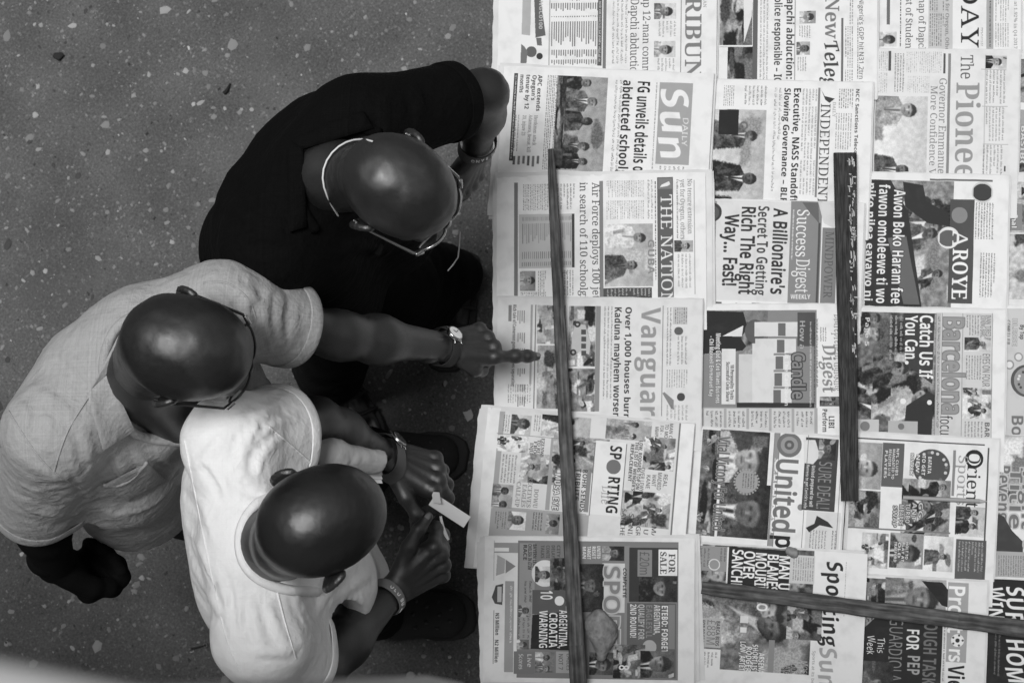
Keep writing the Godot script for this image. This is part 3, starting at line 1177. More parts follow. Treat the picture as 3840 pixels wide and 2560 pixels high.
	poly(pg, [[2696, 174], [2730, 174], [2726, 340], [2690, 340]], 0.84)
	pg.fill(2822, -120, 2840, 420, 0.36)
	small(pg, 2848, -100, 2880, 420, 12, 0.55, 1)
	t(pg, "Dapchi abduction: House", "sansb", 2950, -30, 420, 28, 0.24)
	t(pg, "police responsible – IGP", "sansb", 2905, -26, 330, 28, 0.24)
	pic(pg, 2996, 44, 3056, 90, "face", 1, 0.6, 203)
	pic(pg, 2984, 156, 3034, 204, "face", 1, 0.66, 204)
	small(pg, 2992, 98, 3036, 148, 9, 0.5, 1)
	small(pg, 2982, 212, 3020, 270, 9, 0.5, 1)
	pg.fill(2976, -20, 2980, 420, 0.6)
	t(pg, "New", "serifb", 3092, -10, 150, 52, 0.45)
	t(pg, "Telegraph", "serifbi", 3084, 152, 478, 50, 0.26)
	pg.fill(3148, 70, 3156, 420, 0.4)
	small(pg, 3160, -60, 3192, 420, 8, 0.58, 3)
	t(pg, "Nigeria's GDP hit N31.2trn in Q4", "sans", 3218, -4, 366, 17, 0.3)
	small(pg, 3208, 70, 3212, 300, 6, 0.4, 1)
	paper(pg, a, b, c, 700, "newspaper at the top of the second row with a blackletter style title", [[5, 4, 4], [9, 7, 8]])
	a = v2(2674, 296); b = v2(3270, 318); c = v2(2658, 726)
	pg = page(a, b, c, 580, 21)
	pic(pg, 2672, 412, 2866, 860, "suits", 3, 0.72, 211)
	pg.fill(2696, 413, 2770, 505, 0.16)
	disc(pg, 2790, 472, 16, 0.4, 9)
	small(pg, 2706, 322, 2752, 404, 7, 0.55, 1)
	small(pg, 2784, 326, 2876, 402, 15, 0.36, 1)
	t(pg, "Executive, NASS Standoff", "sansb", 2978, 332, 760, 26, 0.16)
	t(pg, "Slowing Governance – BLF", "sansb", 2942, 332, 760, 24, 0.16)
	small(pg, 2888, 334, 2926, 720, 18, 0.55, 1)
	small(pg, 3002, 340, 3058, 736, 12, 0.55, 6)
	pg.fill(3060, 336, 3068, 740, 0.5)
	t(pg, "INDEPENDENT", "serif", 3078, 392, 770, 36, 0.26)
	t(pg, "DAILY", "serif", 3122, 388, 450, 11, 0.5)
	poly(pg, [[3080, 342], [3092, 366], [3130, 376], [3110, 392], [3094, 380]], 0.24)
	small(pg, 3136, 342, 3196, 420, 8, 0.55, 1)
	small(pg, 3130, 432, 3190, 570, 9, 0.5, 2)
	t(pg, "NCC Sanctions Telecoms Operators", "sansb", 3208, 340, 740, 13, 0.26)
	paper(pg, a, b, c, 580, "newspaper with a two-line bold headline and a dark plank over its title side", [[5, 3, 4], [10, 6, 8]])
	a = v2(2668, 746); b = v2(3240, 766); c = v2(2650, 1132)
	pg = page(a, b, c, 520, 22)
	pg.fill(2660, 756, 2964, 1128, 0.8)
	pg.fill(2654, 756, 2682, 1128, 0.56)
	disc(pg, 2672, 798, 36, 0.24)
	disc(pg, 2672, 800, 26, 0.34)
	pg.fill(2960, 758, 3076, 1136, 0.5)
	t(pg, "A Billionaire's", "sansh", 2902, 784, 1104, 50, 0.2)
	t(pg, "Secret To Getting", "sansb", 2846, 774, 1110, 42, 0.26)
	t(pg, "Rich The Right", "sansh", 2784, 774, 1104, 50, 0.2)
	t(pg, "Way... Fast!", "sansh", 2720, 804, 1074, 50, 0.2)
	t(pg, "Success", "serif", 2990, 788, 968, 46, 0.88)
	t(pg, "Digest", "serif", 2986, 970, 1100, 50, 0.86)
	small(pg, 2966, 790, 2976, 980, 10, 0.75, 1)
	poly(pg, [[3010, 762], [3070, 764], [3072, 840], [3036, 800]], 0.38)
	poly(pg, [[3070, 760], [3130, 764], [3130, 860], [3090, 840], [3076, 790]], 0.78)
	tx(pg, "WEEKLY", "sansb", 2962, 1122, 3038, 17, 0.84)
	pg.fill(3078, 858, 3134, 1140, 0.48)
	t(pg, "MINDPOWER", "serif", 3096, 870, 1120, 30, 0.34)
	pg.fill(3062, 840, 3070, 1136, 0.3)
	pg.fill(2654, 1130, 2706, 1142, 0.35)
	t(pg, "OAK", "sansb", 2756, 1134, 1160, 10, 0.35)
	pg.fill(2818, 1136, 2906, 1150, 0.35)
	paper(pg, a, b, c, 520, "newspaper with four large bold condensed headline lines beside a grey title band", [[5, 3, 4], [9, 5, 8]])
	a = v2(2630, 1144); b = v2(3158, 1144); c = v2(2624, 1608)
	pg = page(a, b, c, 600, 23)
	pg.fill(2632, 1166, 3060, 1534, 0.5)
	pic(pg, 2640, 1168, 2880, 1330, "face", 1, 0.5, 231)
	poly(pg, [[2634, 1166], [2790, 1172], [2806, 1230], [2780, 1270], [2800, 1300], [2786, 1316], [2634, 1330]], 0.17)
	poly(pg, [[2712, 1262], [2790, 1222], [2784, 1264]], 0.84)
	disc(pg, 2832, 1244, 44, 0.34, 0.0, 0.85)
	pg.fill(2770, 1330, 2820, 1520, 0.76)
	pg.fill(2820, 1290, 2900, 1510, 0.8)
	for k in 5:
		pg.fill(2830 + k * 2, 1210 + k * 62, 2990 - k * 6, 1264 + k * 62, 0.8)
		pg.fill(2918 - k * 5, 1214 + k * 62, 2946 - k * 5, 1262 + k * 62, 0.4)
	pg.fill(2762, 1510, 3050, 1534, 0.2)
	pg.fill(2990, 1175, 3056, 1300, 0.3)
	to(pg, "Candle", "sansh", 2968, 1320, 1498, 46, 0.5, 0.22, 3)
	to(pg, "How a", "sans", 3000, 1202, 1318, 18, 0.7, 0.4, 1)
	t(pg, "Lit The Caribbean", "sansb", 2942, 1316, 1526, 14, 0.86)
	to(pg, "Meeting God & Ceo Means Business", "sansb", 2686, 1251, 1514, 18, 0.86, 0.3, 1)
	to(pg, "- Chi Maxwell Emmanuel Kay", "sansb", 2662, 1262, 1490, 16, 0.86, 0.3, 1)
	pg.fill(2706, 1310, 2758, 1516, 0.82)
	t(pg, "10 Personality Traits", "sansb", 2740, 1368, 1500, 13, 0.24)
	t(pg, "Successful Ceos Share", "sansb", 2724, 1358, 1508, 13, 0.24)
	small(pg, 3046, 1200, 3066, 1520, 10, 0.3, 1)
	small(pg, 3030, 1210, 3042, 1530, 12, 0.7, 1)
	t(pg, "Digest", "serifbi", 3080, 1292, 1474, 46, 0.5)
	t(pg, "Entrepreneur thinking", "serifi", 3126, 1180, 1468, 30, 0.48)
	small(pg, 3072, 1230, 3098, 1288, 9, 0.35, 1)
	pic(pg, 3070, 1486, 3152, 1522, "face", 2, 0.4, 232)
	t(pg, "LIBI", "sansb", 3102, 1556, 1606, 20, 0.26)
	t(pg, "Perform", "sansb", 3080, 1530, 1620, 18, 0.26)
	pg.fill(2632, 1528, 3060, 1730, 0.62)
	for k in 5:
		pg.fill(2638 + k * 84, 1532, 2712 + k * 84, 1730, 0.76)
		small(pg, 2644 + k * 84, 1542, 2708 + k * 84, 1606, 17, 0.34, 1)
	paper(pg, a, b, c, 600, "newspaper showing a suited bald man beside tall stacks of white papers", [[4, 3, 3], [8, 6, 6]])
	a = v2(2612, 1606); b = v2(3178, 1640); c = v2(2578, 2010)
	pg = page(a, b, c, 560, 24)
	pic(pg, 2622, 1616, 2692, 2012, "play", 6, 0.34, 241)
	pic(pg, 2698, 1618, 2884, 1822, "face", 1, 0.26, 242)
	pic(pg, 2694, 1816, 2882, 2018, "face", 1, 0.24, 243)
	disc(pg, 2800, 1808, 42, 0.58)
	for k in 24:
		disc(pg, 2800 + 46 * cos(k * TAU / 24), 1808 + 46 * sin(k * TAU / 24), 4, 0.58)
	small(pg, 2774, 1778, 2830, 1838, 10, 0.44, 1)
	to(pg, "Vital Victory For United", "sans", 2698, 1640, 1994, 44, 0.3, 0.56, 2)
	pg.fill(2886, 1620, 2904, 2200, 0.54)
	small(pg, 2889, 1720, 2900, 2010, 10, 0.75, 1)
	to(pg, "United", "sansh", 2914, 1712, 1998, 78, 0.42, 0.86, 5)
	t(pg, "post", "sansh", 2906, 1998, 2180, 66, 0.16)
	disc(pg, 2962, 1670, 46, 0.42)
	disc(pg, 2962, 1670, 32, 0.56)
	disc(pg, 2962, 1670, 18, 0.36, 8)
	disc(pg, 3000, 1900, 12, 0.5)
	pg.fill(3014, 1644, 3136, 1914, 0.26)
	poly(pg, [[3016, 1650], [3060, 1650], [3076, 1710], [3050, 1740], [3016, 1736]], 0.8)
	pic(pg, 3070, 1646, 3134, 1724, "face", 1, 0.26, 244)
	t(pg, "SURE DEAL!", "sans", 3072, 1728, 1908, 48, 0.52)
	t(pg, "United prepared to sell", "sansb", 3044, 1744, 1902, 13, 0.84)
	t(pg, "Herrera to get Carrick's role", "sansb", 3024, 1740, 1906, 13, 0.84)
	pg.fill(3010, 1916, 3136, 2200, 0.78)
	poly(pg, [[3018, 1975], [3050, 1960], [3060, 1930], [3100, 1952], [3120, 1975], [3070, 1965], [3030, 1992]], 0.2)
	small(pg, 3016, 1985, 3086, 2180, 11, 0.5, 2)
	small(pg, 3100, 1985, 3124, 2180, 11, 0.4, 1)
	for x in [2884, 2904, 3010, 3138]:
		pg.fill(x, 1624, x + 2, 2200, 0.4)
	paper(pg, a, b, c, 560, "sports newspaper with an outlined round-lettered title, a crest and two players", [[5, 4, 4], [9, 8, 8]])
	a = v2(2604, 2036); b = v2(3250, 2080); c = v2(2580, 2560)
	pg = page(a, b, c, 660, 25)
	pic(pg, 2616, 2048, 3036, 2800, "play", 14, 0.4, 251)
	pg.fill(2616, 2046, 2724, 2140, 0.55)
	disc(pg, 2678, 2116, 22, 0.8)
	disc(pg, 2678, 2116, 18, 0.55)
	small(pg, 2622, 2054, 2660, 2130, 14, 0.4, 1)
	small(pg, 2690, 2054, 2722, 2110, 14, 0.38, 1)
	poly(pg, [[2734, 2048], [2965, 2066], [2955, 2225], [2880, 2240], [2722, 2210]], 0.17)
	pg.fill(2724, 2050, 2730, 2196, 0.85)
	for k in 5:
		t(pg, ["MAN U", "BLAMES", "MOURIN", "OVER", "SANCHEZ"][k], "sansh", 2922 - k * 44, 2080 - k * 6, [2214, 2220, 2226, 2170, 2228][k], 39, 0.88)
	t(pg, "O", "sansh", 2838, 2258, 2294, 38, 0.88)
	pg.fill(2960, 2084, 3064, 2190, 0.74)
	small(pg, 2966, 2092, 3058, 2186, 9, 0.5, 2)
	t(pg, "N150", "sans", 3068, 2104, 2140, 12, 0.5)
	poly(pg, [[2958, 2052], [2986, 2050], [2994, 2076], [2986, 2090], [2950, 2084]], 0.58)
	pg.fill(3040, 2084, 3236, 2800, 0.84)
	t(pg, "Spo", "sansbi", 3094, 2104, 2240, 58, 0.17)
	t(pg, "rting", "sansbi", 3082, 2242, 2426, 58, 0.17)
	t(pg, "Sun", "sansbi", 3068, 2424, 2580, 62, 0.6)
	t(pg, "Sports at its best", "sans", 3046, 2438, 2580, 11, 0.5)
	small(pg, 3160, 2110, 3166, 2320, 5, 0.55, 1)
	pic(pg, 2950, 2270, 3080, 2400, "play", 3, 0.36, 252)
	pg.fill(2776, 2310, 2806, 2336, 0.84)
	pg.fill(2776, 2352, 2800, 2372, 0.84)
	for k in 4:
		t(pg, ["ARSENAL", "SHORTLISTS", "RODGERS", "LOW, ARTETA"][k], "sansbi", 2844 - k * 23, [2446, 2414, 2420, 2402][k], [2536, 2536, 2532, 2528][k], 20, 0.86)
	pg.fill(2880, 2400, 2902, 2560, 0.52)
	for k in 5:
		t(pg, ["MOSES", "OTHERS", "DOUBT", "MORATA'S", "ABILITY"][k], "sansi", 3006 - k * 21, [2476, 2470, 2470, 2450, 2470][k], [2550, 2552, 2548, 2546, 2540][k], 18, 0.68)
	pg.fill(2606, 2316, 2706, 2426, 0.66)
	t(pg, "£88M", "sans", 2654, 2320, 2420, 32, 0.46)
	t(pg, "BARCA BIDS", "sansb", 2688, 2326, 2424, 14, 0.3)
	t(pg, "FOR POGBA", "sansb", 2632, 2322, 2410, 14, 0.3)
	pg.fill(2600, 2432, 2702, 2510, 0.84)
	small(pg, 2616, 2444, 2690, 2506, 14, 0.3, 1)
	pg.fill(2590, 2516, 3030, 2800, 0.84)
	paper(pg, a, b, c, 660, "sports newspaper with slanted black title and stacked white capitals on black", [[4, 4, -30], [8, 10, -10]])
	# --- first column, the men's side
	a = v2(1876, -330); b = v2(2690, -330); c = v2(1864, 245)
	pg = page(a, b, c, 660, 10)
	t(pg, "TRIBUNE", "serifb", 2568, -72, 356, 60, 0.46)
	t(pg, "NIGERIAN", "serif", 2634, -60, 36, 12, 0.5)
	t(pg, "up 12-man committee on", "serif", 2410, -12, 402, 28, 0.26)
	t(pg, "Dapchi abduction, 110", "serif", 2364, -4, 368, 30, 0.26)
	small(pg, 2286, -60, 2352, 240, 16, 0.6, 1)
	pg.fill(2258, -60, 2270, 400, 0.44)
	pg.fill(2240, -60, 2256, 242, 0.34)
	small(pg, 2242, -40, 2252, 236, 14, 0.7, 1)
	for k in 4:
		table(pg, 2066, [-20, 60, 80, 184][k], 2238, [44, 74, 176, 242][k], 8.6, 0.42, [[0.0, 0.4, 0.5, 0.98], [0.0, 0.4], [0.0, 0.98], [0.0, 0.52, 0.62, 0.98]][k])
	pg.fill(2056, -60, 2060, 400, 0.6)
	poly(pg, [[1962, -60], [1994, -60], [1988, 130], [1956, 126]], 0.64)
	poly(pg, [[2002, -60], [2020, -60], [2046, 130], [2008, 138]], 0.36)
	poly(pg, [[2010, 138], [2030, 138], [2032, 168], [2014, 166]], 0.4)
	t(pg, "NGC0100", "sansb", 2022, 0, 112, 14, 0.7)
	disc(pg, 1992, 190, 20, 0.36)
	disc(pg, 2022, 206, 12, 0.2)
	poly(pg, [[1954, 160], [1966, 170], [1978, 188], [1974, 232], [1952, 232]], 0.42)
	pic(pg, 2450, 16, 2532, 74, "face", 1, 0.82, 101)
	pic(pg, 2448, 154, 2528, 214, "face", 1, 0.8, 102)
	small(pg, 2456, 82, 2530, 144, 14, 0.5, 1)
	small(pg, 2456, 218, 2524, 300, 14, 0.5, 1)
	pg.fill(2546, -20, 2549, 330, 0.5)
	paper(pg, a, b, c, 660, "newspaper at the top of the men's side with grey serif capitals and tables", [[8, 4, 4, -6], [12, 6, 10, -14], [2, 9, 14, -10]])
	a = v2(1890, 244); b = v2(2676, 284); c = v2(1865, 638)
	pg = page(a, b, c, 570, 11)
	pg.fill(2464, 318, 2588, 620, 0.6)
	t(pg, "Sun", "sansbi", 2474, 332, 606, 100, 0.86)
	t(pg, "DAILY", "sansi", 2558, 444, 558, 20, 0.84)
	t(pg, "FG unveils details of", "sansb", 2392, 309, 660, 46, 0.16)
	t(pg, "abducted schoolgirls", "sansb", 2338, 304, 724, 36, 0.16)
	small(pg, 2284, 306, 2326, 660, 18, 0.52, 1)
	small(pg, 2446, 316, 2456, 640, 9, 0.5, 1)
	pic(pg, 2082, 290, 2270, 640, "suits", 5, 0.62, 111)
	pic(pg, 2082, 290, 2118, 620, "scene", 0, 0.3, 112)
	small(pg, 2042, 284, 2080, 640, 6.5, 0.45, 1)
	t(pg, "APC extends", "sansb", 2018, 282, 420, 16, 0.22)
	t(pg, "Oyegun's", "sansb", 1997, 282, 380, 16, 0.22)
	t(pg, "tenure by 12", "sansb", 1974, 280, 412, 16, 0.22)
	t(pg, "months", "sansb", 1951, 280, 352, 15, 0.22)
	t(pg, "Herdsmen attack", "serif", 2004, 432, 548, 13, 0.35)
	t(pg, "Adamawa, Benue, kill", "serif", 1984, 430, 572, 13, 0.35)
	t(pg, "20, injure 23", "serif", 1961, 430, 510, 13, 0.35)
	pg.fill(1918, 276, 1932, 600, 0.24)
	small(pg, 1920, 282, 1929, 598, 10, 0.7, 1)
	small(pg, 1924, 430, 1944, 570, 10, 0.55, 1)
	table(pg, 1922, 582, 2020, 640, 18, 0.4, [0.0, 0.9])
	small(pg, 2450, 626, 2560, 800, 17, 0.4, 1)
	paper(pg, a, b, c, 570, "newspaper with a white slanted title in a grey box above a group photograph", [[4, 3, 3, -3], [14, 8, 8, -16], [20, 2, 12, -4]])
	a = v2(1858, 652); b = v2(2640, 660); c = v2(1866, 1112)
	pg = page(a, b, c, 580, 12)
	pg.fill(2464, 676, 2523, 1118, 0.36)
	t(pg, "THE NATION", "serif", 2474, 738, 1150, 42, 0.86)
	pg.fill(2464, 680, 2516, 720, 0.46)
	poly(pg, [[2506, 690], [2478, 702], [2472, 712], [2500, 708], [2510, 702]], 0.85)
	t(pg, "No tenure extension", "serif", 2573, 684, 892, 17, 0.4)
	t(pg, "yet for Oyegun, others", "serif", 2546, 686, 912, 17, 0.4)
	small(pg, 2528, 686, 2540, 910, 10, 0.45, 1)
	pic(pg, 2526, 912, 2596, 954, "face", 1, 0.66, 121)
	small(pg, 2532, 962, 2590, 1092, 14, 0.5, 1)
	pg.fill(2600, 690, 2603, 1110, 0.6)
	small(pg, 2452, 690, 2458, 1060, 8, 0.4, 1)
	pg.fill(2248, 682, 2262, 1112, 0.48)
	small(pg, 2266, 684, 2412, 752, 6.5, 0.62, 1)
	small(pg, 2266, 758, 2412, 834, 6.5, 0.62, 1)
	small(pg, 2416, 684, 2446, 834, 13, 0.5, 1)
	pic(pg, 2268, 846, 2448, 1076, "suits", 2, 0.68, 122)
	to(pg, "GUBA", "sansb", 2428, 900, 1036, 24, 0.5, 0.68, 1)
	pg.fill(2266, 1080, 2446, 1240, 0.3)
	small(pg, 2274, 1084, 2440, 1116, 14, 0.7, 1)
	t(pg, "Air Force deploys 100 jets", "serif", 2217, 686, 1136, 27, 0.22)
	t(pg, "in search of 110 schoolgirls", "serif", 2171, 684, 1166, 27, 0.22)
	small(pg, 2080, 690, 2154, 790, 12, 0.42, 1)
	small(pg, 1952, 688, 2066, 792, 6.5, 0.55, 1)
	pg.fill(1946, 800, 2156, 1000, 0.7)
	pg.fill(2145, 802, 2154, 1000, 0.24)
	table(pg, 1958, 806, 2140, 996, 7.5, 0.5, [0.02, 0.1, 0.15, 0.55, 0.7, 0.84, 0.9, 0.98])
	pg.fill(1928, 680, 1942, 1110, 0.46)
	pic(pg, 1952, 1010, 2010, 1084, "face", 1, 0.55, 123)
	small(pg, 2014, 1010, 2050, 1108, 6.5, 0.55, 1)
	small(pg, 1954, 1088, 2050, 1112, 6.5, 0.55, 1)
	small(pg, 2110, 1010, 2154, 1108, 10, 0.5, 1)
	t(pg, "T", "serif", 2108, 1014, 1028, 20, 0.4)
	paper(pg, a, b, c, 580, "newspaper with a white serif title on a dark band and a two-man photograph", [[6, 14, 26, -4], [12, 6, 30, 4], [16, -20, 34, 0]])
	a = v2(1866, 1114); b = v2(2634, 1128); c = v2(1857, 1514)
	pg = page(a, b, c, 560, 13)
	t(pg, "Vanguard", "sansb", 2406, 1156, 1626, 72, 0.56)
	t(pg, "Over 1,000 houses burnt", "sansb", 2346, 1153, 1590, 24, 0.2)
	t(pg, "Kaduna mayhem worsens", "sansb", 2306, 1153, 1586, 25, 0.2)
	small(pg, 2254, 1152, 2296, 1500, 13, 0.52, 1)
	pg.fill(2232, 1150, 2250, 1540, 0.52)
	pic(pg, 2132, 1150, 2232, 1374, "scene", 0, 0.52, 131)
	poly(pg, [[2160, 1215], [2196, 1220], [2216, 1290], [2210, 1330], [2180, 1320], [2150, 1320], [2142, 1330], [2146, 1260]], 0.7)
	for k in 4:
		pg.fill(2180, 1238 + k * 26, 2198, 1256 + k * 26, 0.3)
	disc(pg, 2150, 1322, 12, 0.25, 5)
	disc(pg, 2166, 1218, 12, 0.25, 5)
	pic(pg, 2130, 1382, 2230, 1540, "scene", 0, 0.5, 132)
	pic(pg, 2014, 1146, 2120, 1290, "scene", 0, 0.6, 133)
	pic(pg, 2014, 1296, 2122, 1530, "scene", 0, 0.52, 134)
	pg.fill(2004, 1144, 2008, 1530, 0.45)
	pg.fill(1988, 1144, 1996, 1440, 0.6)
	t(pg, "Rich tale of Cameroon generation sees separation", "sansb", 1924, 1142, 1450, 12, 0.36)
	pg.fill(1906, 1144, 1918, 1204, 0.5)
	table(pg, 1940, 1165, 1968, 1330, 8, 0.55, [0.0, 0.35, 0.5, 0.75, 0.85, 1.0])
	table(pg, 1940, 1380, 1968, 1530, 8, 0.5, [0.0, 0.25, 0.4, 0.6, 0.7, 0.98])
	small(pg, 1900, 1440, 1990, 1514, 9, 0.5, 2)
	pg.fill(2480, 1152, 2483, 1560, 0.5)
	small(pg, 2488, 1160, 2516, 1380, 11, 0.48, 1)
	pg.fill(2522, 1158, 2576, 1222, 0.72)
	small(pg, 2524, 1160, 2574, 1226, 8, 0.5, 1)
	disc(pg, 2544, 1246, 15, 0.36, 0.0, 1.1)
	small(pg, 2524, 1266, 2574, 1376, 14, 0.38, 1)
	small(pg, 2490, 1390, 2574, 1460, 9, 0.58, 1)
	disc(pg, 2550, 1489, 15, 0.28)
	poly(pg, [[2482, 1474], [2490, 1470], [2524, 1500], [2524, 1536], [2514, 1530]], 0.5)
	small(pg, 2490, 1520, 2574, 1580, 14, 0.55, 1)
	paper(pg, a, b, c, 560, "newspaper with a long grey sans-serif title under the pointing hand", [[3, 4, 3, 0], [4, 8, 6, -4]])
	a = v2(1826, 1518); b = v2(2600, 1600); c = v2(1790, 1990)
	pg = page(a, b, c, 600, 14)
	pg.fill(1850, 1535, 2526, 2200, 0.8)
	pg.fill(1846, 1535, 1866, 2200, 0.62)
	pic(pg, 1914, 1552, 1990, 1626, "face", 1, 0.72, 141)
	pic(pg, 2028, 1560, 2212, 1640, "face", 2, 0.72, 142)
	pic(pg, 2270, 1580, 2440, 1656, "face", 2, 0.66, 143)
	small(pg, 1884, 1550, 1908, 1620, 9, 0.42, 1)
	small(pg, 1996, 1554, 2024, 1620, 9, 0.42, 1)
	for k in 4:
		t(pg, ["EZENWA SET", "TO RETURN", "FROM", "INJURY"][k], "serifb", 2030 - k * 14, 1640 + k * 5, [1756, 1754, 1722, 1728][k], 12, 0.24)
	pic(pg, 1862, 1630, 1980, 1690, "play", 3, 0.8, 144)
	pic(pg, 1950, 1700, 2090, 1810, "play", 3, 0.6, 145)
	for k in 4:
		t(pg, ["DOWU", "RECEIVES", "EAGLES", "CALL-UP"][k], "serifb", 2006 - k * 22, [1828, 1780, 1810, 1800][k], [1904, 1902, 1900, 1898][k], 15, 0.5)
	t(pg, "21", "sansb", 1944, 1768, 1796, 22, 0.85)
	small(pg, 1870, 1700, 1936, 1810, 12, 0.45, 1)
	pic(pg, 1846, 1810, 1924, 1904, "face", 2, 0.66, 146)
	pg.fill(1836, 1912, 2200, 2200, 0.62)
	pic(pg, 1906, 1914, 1974, 1982, "face", 1, 0.86, 147)
	small(pg, 1852, 1912, 1900, 1980, 9, 0.44, 1)
	small(pg, 1994, 1918, 2036, 1990, 10, 0.36, 1)
	pic(pg, 2050, 1924, 2100, 2000, "face", 1, 0.5, 148)
	to(pg, "MUSA EYE", "sansbi", 2080, 1770, 1912, 22, 0.86, 0.36, 2)
	pg.fill(2056, 1640, 2072, 1910, 0.6)
	pic(pg, 2070, 1640, 2280, 1770, "play", 3, 0.6, 149)
	t(pg, "ROHR SENDS", "sansb", 2186, 1758, 1922, 18, 0.3)
	t(pg, "TRIBUTE", "sansb", 2162, 1754, 1880, 18, 0.3)
	pg.fill(2196, 1770, 2212, 1920, 0.5)
	pg.fill(2222, 1660, 2336, 1934, 0.84)
	pg.fill(2336, 1670, 2339, 1934, 0.4)
	pg.fill(2220, 1660, 2223, 1934, 0.4)
	t(pg, "SP", "sansb", 2288, 1672, 1728, 44, 0.16)
	disc(pg, 2300, 1754, 27, 0.42)
	t(pg, "RTING", "sansb", 2282, 1786, 1930, 44, 0.16)
	t(pg, "Life", "serifi", 2256, 1820, 1894, 34, 0.6)
	for k in 4:
		t(pg, ["MAN CITY", "TO MOVE", "FOR –", "MBAPPE"][k], "sans", 2508 - k * 18, 1594 + k * 4, [1680, 1672, 1640, 1656][k], 13, 0.24)
	for k in 3:
		t(pg, ["LOW, RODGERS TOP ON", "THE LIST OF WENGER'S", "REPLACEMENT"][k], "sansb", 2396 - k * 16, 1656 + k * 6, [1844, 1848, 1814][k], 12, 0.26)
	pic(pg, 2410, 1648, 2526, 1770, "play", 3, 0.55, 150)
	for k in 5:
		t(pg, ["REAL", "MADRID", "WANT", "KANE", "OVER LEWY"][k], "sans", 2486 - k * 21, [1782, 1776, 1784, 1784, 1756][k], [1836, 1846, 1832, 1842, 1850][k], 14, 0.28)
	pic(pg, 2330, 1850, 2510, 1980, "play", 4, 0.62, 151)
	for k in 5:
		t(pg, ["MAN", "= UTD", "REGRET", "SIGNING", "SANCHEZ"][k], "sans", 2444 - k * 28, [1974, 1960, 1938, 1926, 1908][k], [2048, 2050, 2050, 2050, 2030][k], 17, 0.22)
	for y in [1636, 1910]:
		pg.fill(1860, y, 2200, y + 2, 0.5)
	pg.fill(2520, 1585, 2526, 2200, 0.44)
	paper(pg, a, b, c, 600, "crowded sports newspaper with a black title in a white box, fifth on the men's side", [[10, 6, 2, -4], [24, 8, 3, -8], [34, -4, 5, -4]])
	a = v2(1812, 2000); b = v2(2598, 2030); c = v2(1816, 2538)
	pg = page(a, b, c, 545, 15)
	pg.fill(1848, 2028, 1944, 2066, 0.56)
	pg.fill(1848, 2046, 1904, 2060, 0.84)
	pg.fill(1848, 2018, 1850, 2168, 0.6)
	poly(pg, [[1932, 2116], [1894, 2090], [1894, 2142]], 0.5)
	poly(pg, [[1892, 2088], [1862, 2072], [1858, 2150], [1890, 2140]], 0.62)
	poly(pg, [[1858, 2186], [1886, 2180], [1884, 2260], [1856, 2254], [1844, 2230]], 0.3)
	pg.fill(1864, 2192, 1880, 2250, 0.7)
	t(pg, "N3 Million", "sansb", 1858, 2288, 2376, 14, 0.2)
	t(pg, "N2 Million", "sansb", 1858, 2388, 2478, 14, 0.2)
	pg.fill(1852, 2280, 1854, 2480, 0.3)
	pg.fill(1894, 2172, 1928, 2512, 0.58)
	small(pg, 1900, 2190, 1922, 2500, 16, 0.66, 1)
	pg.fill(1940, 2032, 2540, 2545, 0.46)
	pg.fill(1946, 2032, 2004, 2424, 0.56)
	for k in 3:
		t(pg, ["BAYERN LEAD", "CHELSEA IN £72M", "RACE"][k], "sansb", 1994 - k * 18, 2034, [2130, 2134, 2100][k], 14, 0.22)
	small(pg, 1948, 2174, 1994, 2258, 18, 0.34, 1)
	pic(pg, 1944, 2264, 1992, 2308, "face", 1, 0.6, 161)
	small(pg, 1942, 2312, 1990, 2392, 18, 0.4, 1)
	pic(pg, 1940, 2392, 1986, 2428, "face", 1, 0.4, 162)
	disc(pg, 2042, 2146, 50, 0.82)
	pic(pg, 2004, 2120, 2066, 2180, "face", 1, 0.78, 163)
	for k in 4:
		t(pg, ["CITY", "DELAY", "CONTE", "TALKS"][k], "sansb", 2084 - k * 20, 2040, 2092, 13, 0.3)
	pic(pg, 2060, 2090, 2130, 2270, "play", 2, 0.3, 164)
	pg.fill(1996, 2210, 2120, 2300, 0.34)
	t(pg, "10", "sansh", 2026, 2208, 2246, 42, 0.86)
	disc(pg, 2098, 2250, 18, 0.84)
	poly(pg, [[1998, 2300], [2140, 2290], [2150, 2436], [1994, 2426]], 0.16)
	for k in 4:
		t(pg, ["ROHR'S", "ARGENTINA,", "CROATIA", "WARNING"][k], "sansb", 2134 - k * 37, [2300, 2284, 2292, 2284][k], [2428, 2430, 2426, 2428][k], 31, 0.88)
	pic(pg, 2010, 2440, 2082, 2516, "face", 2, 0.5, 165)
	pg.fill(1930, 2436, 2008, 2520, 0.44)
	t(pg, "Live", "sansi", 1980, 2444, 2500, 16, 0.82)
	t(pg, "Scores", "sansi", 1948, 2444, 2506, 16, 0.82)
	pg.fill(2088, 2440, 2160, 2520, 0.6)
	t(pg, "EAGLES", "sans", 2128, 2446, 2512, 16, 0.3)
	t(pg, "NOT 7", "sans", 2098, 2446, 2510, 16, 0.3)
	for k in 4:
		t(pg, ["UNITED", "RESET", "TARGET", "MAN"][k], "sansb", 2234 - k * 18, 2048, 2100, 12, 0.84)
	pic(pg, 2254, 2052, 2336, 2106, "face", 1, 0.2, 166)
	pg.fill(2340, 2052, 2360, 2530, 0.5)
	pg.fill(2256, 2116, 2340, 2300, 0.76)
	pic(pg, 2170, 2116, 2262, 2296, "face", 1, 0.2, 167)
	to(pg, "SPORTS", "sansh", 2262, 2120, 2468, 56, 0.48, 0.7, 4)
	t(pg, "COMPLETE", "sansbi", 2332, 2132, 2250, 12, 0.2)
	pg.fill(2356, 2062, 2536, 2264, 0.22)
	pg.fill(2386, 2068, 2440, 2168, 0.5)
	t(pg, "£20m", "sans", 2394, 2074, 2164, 36, 0.34)
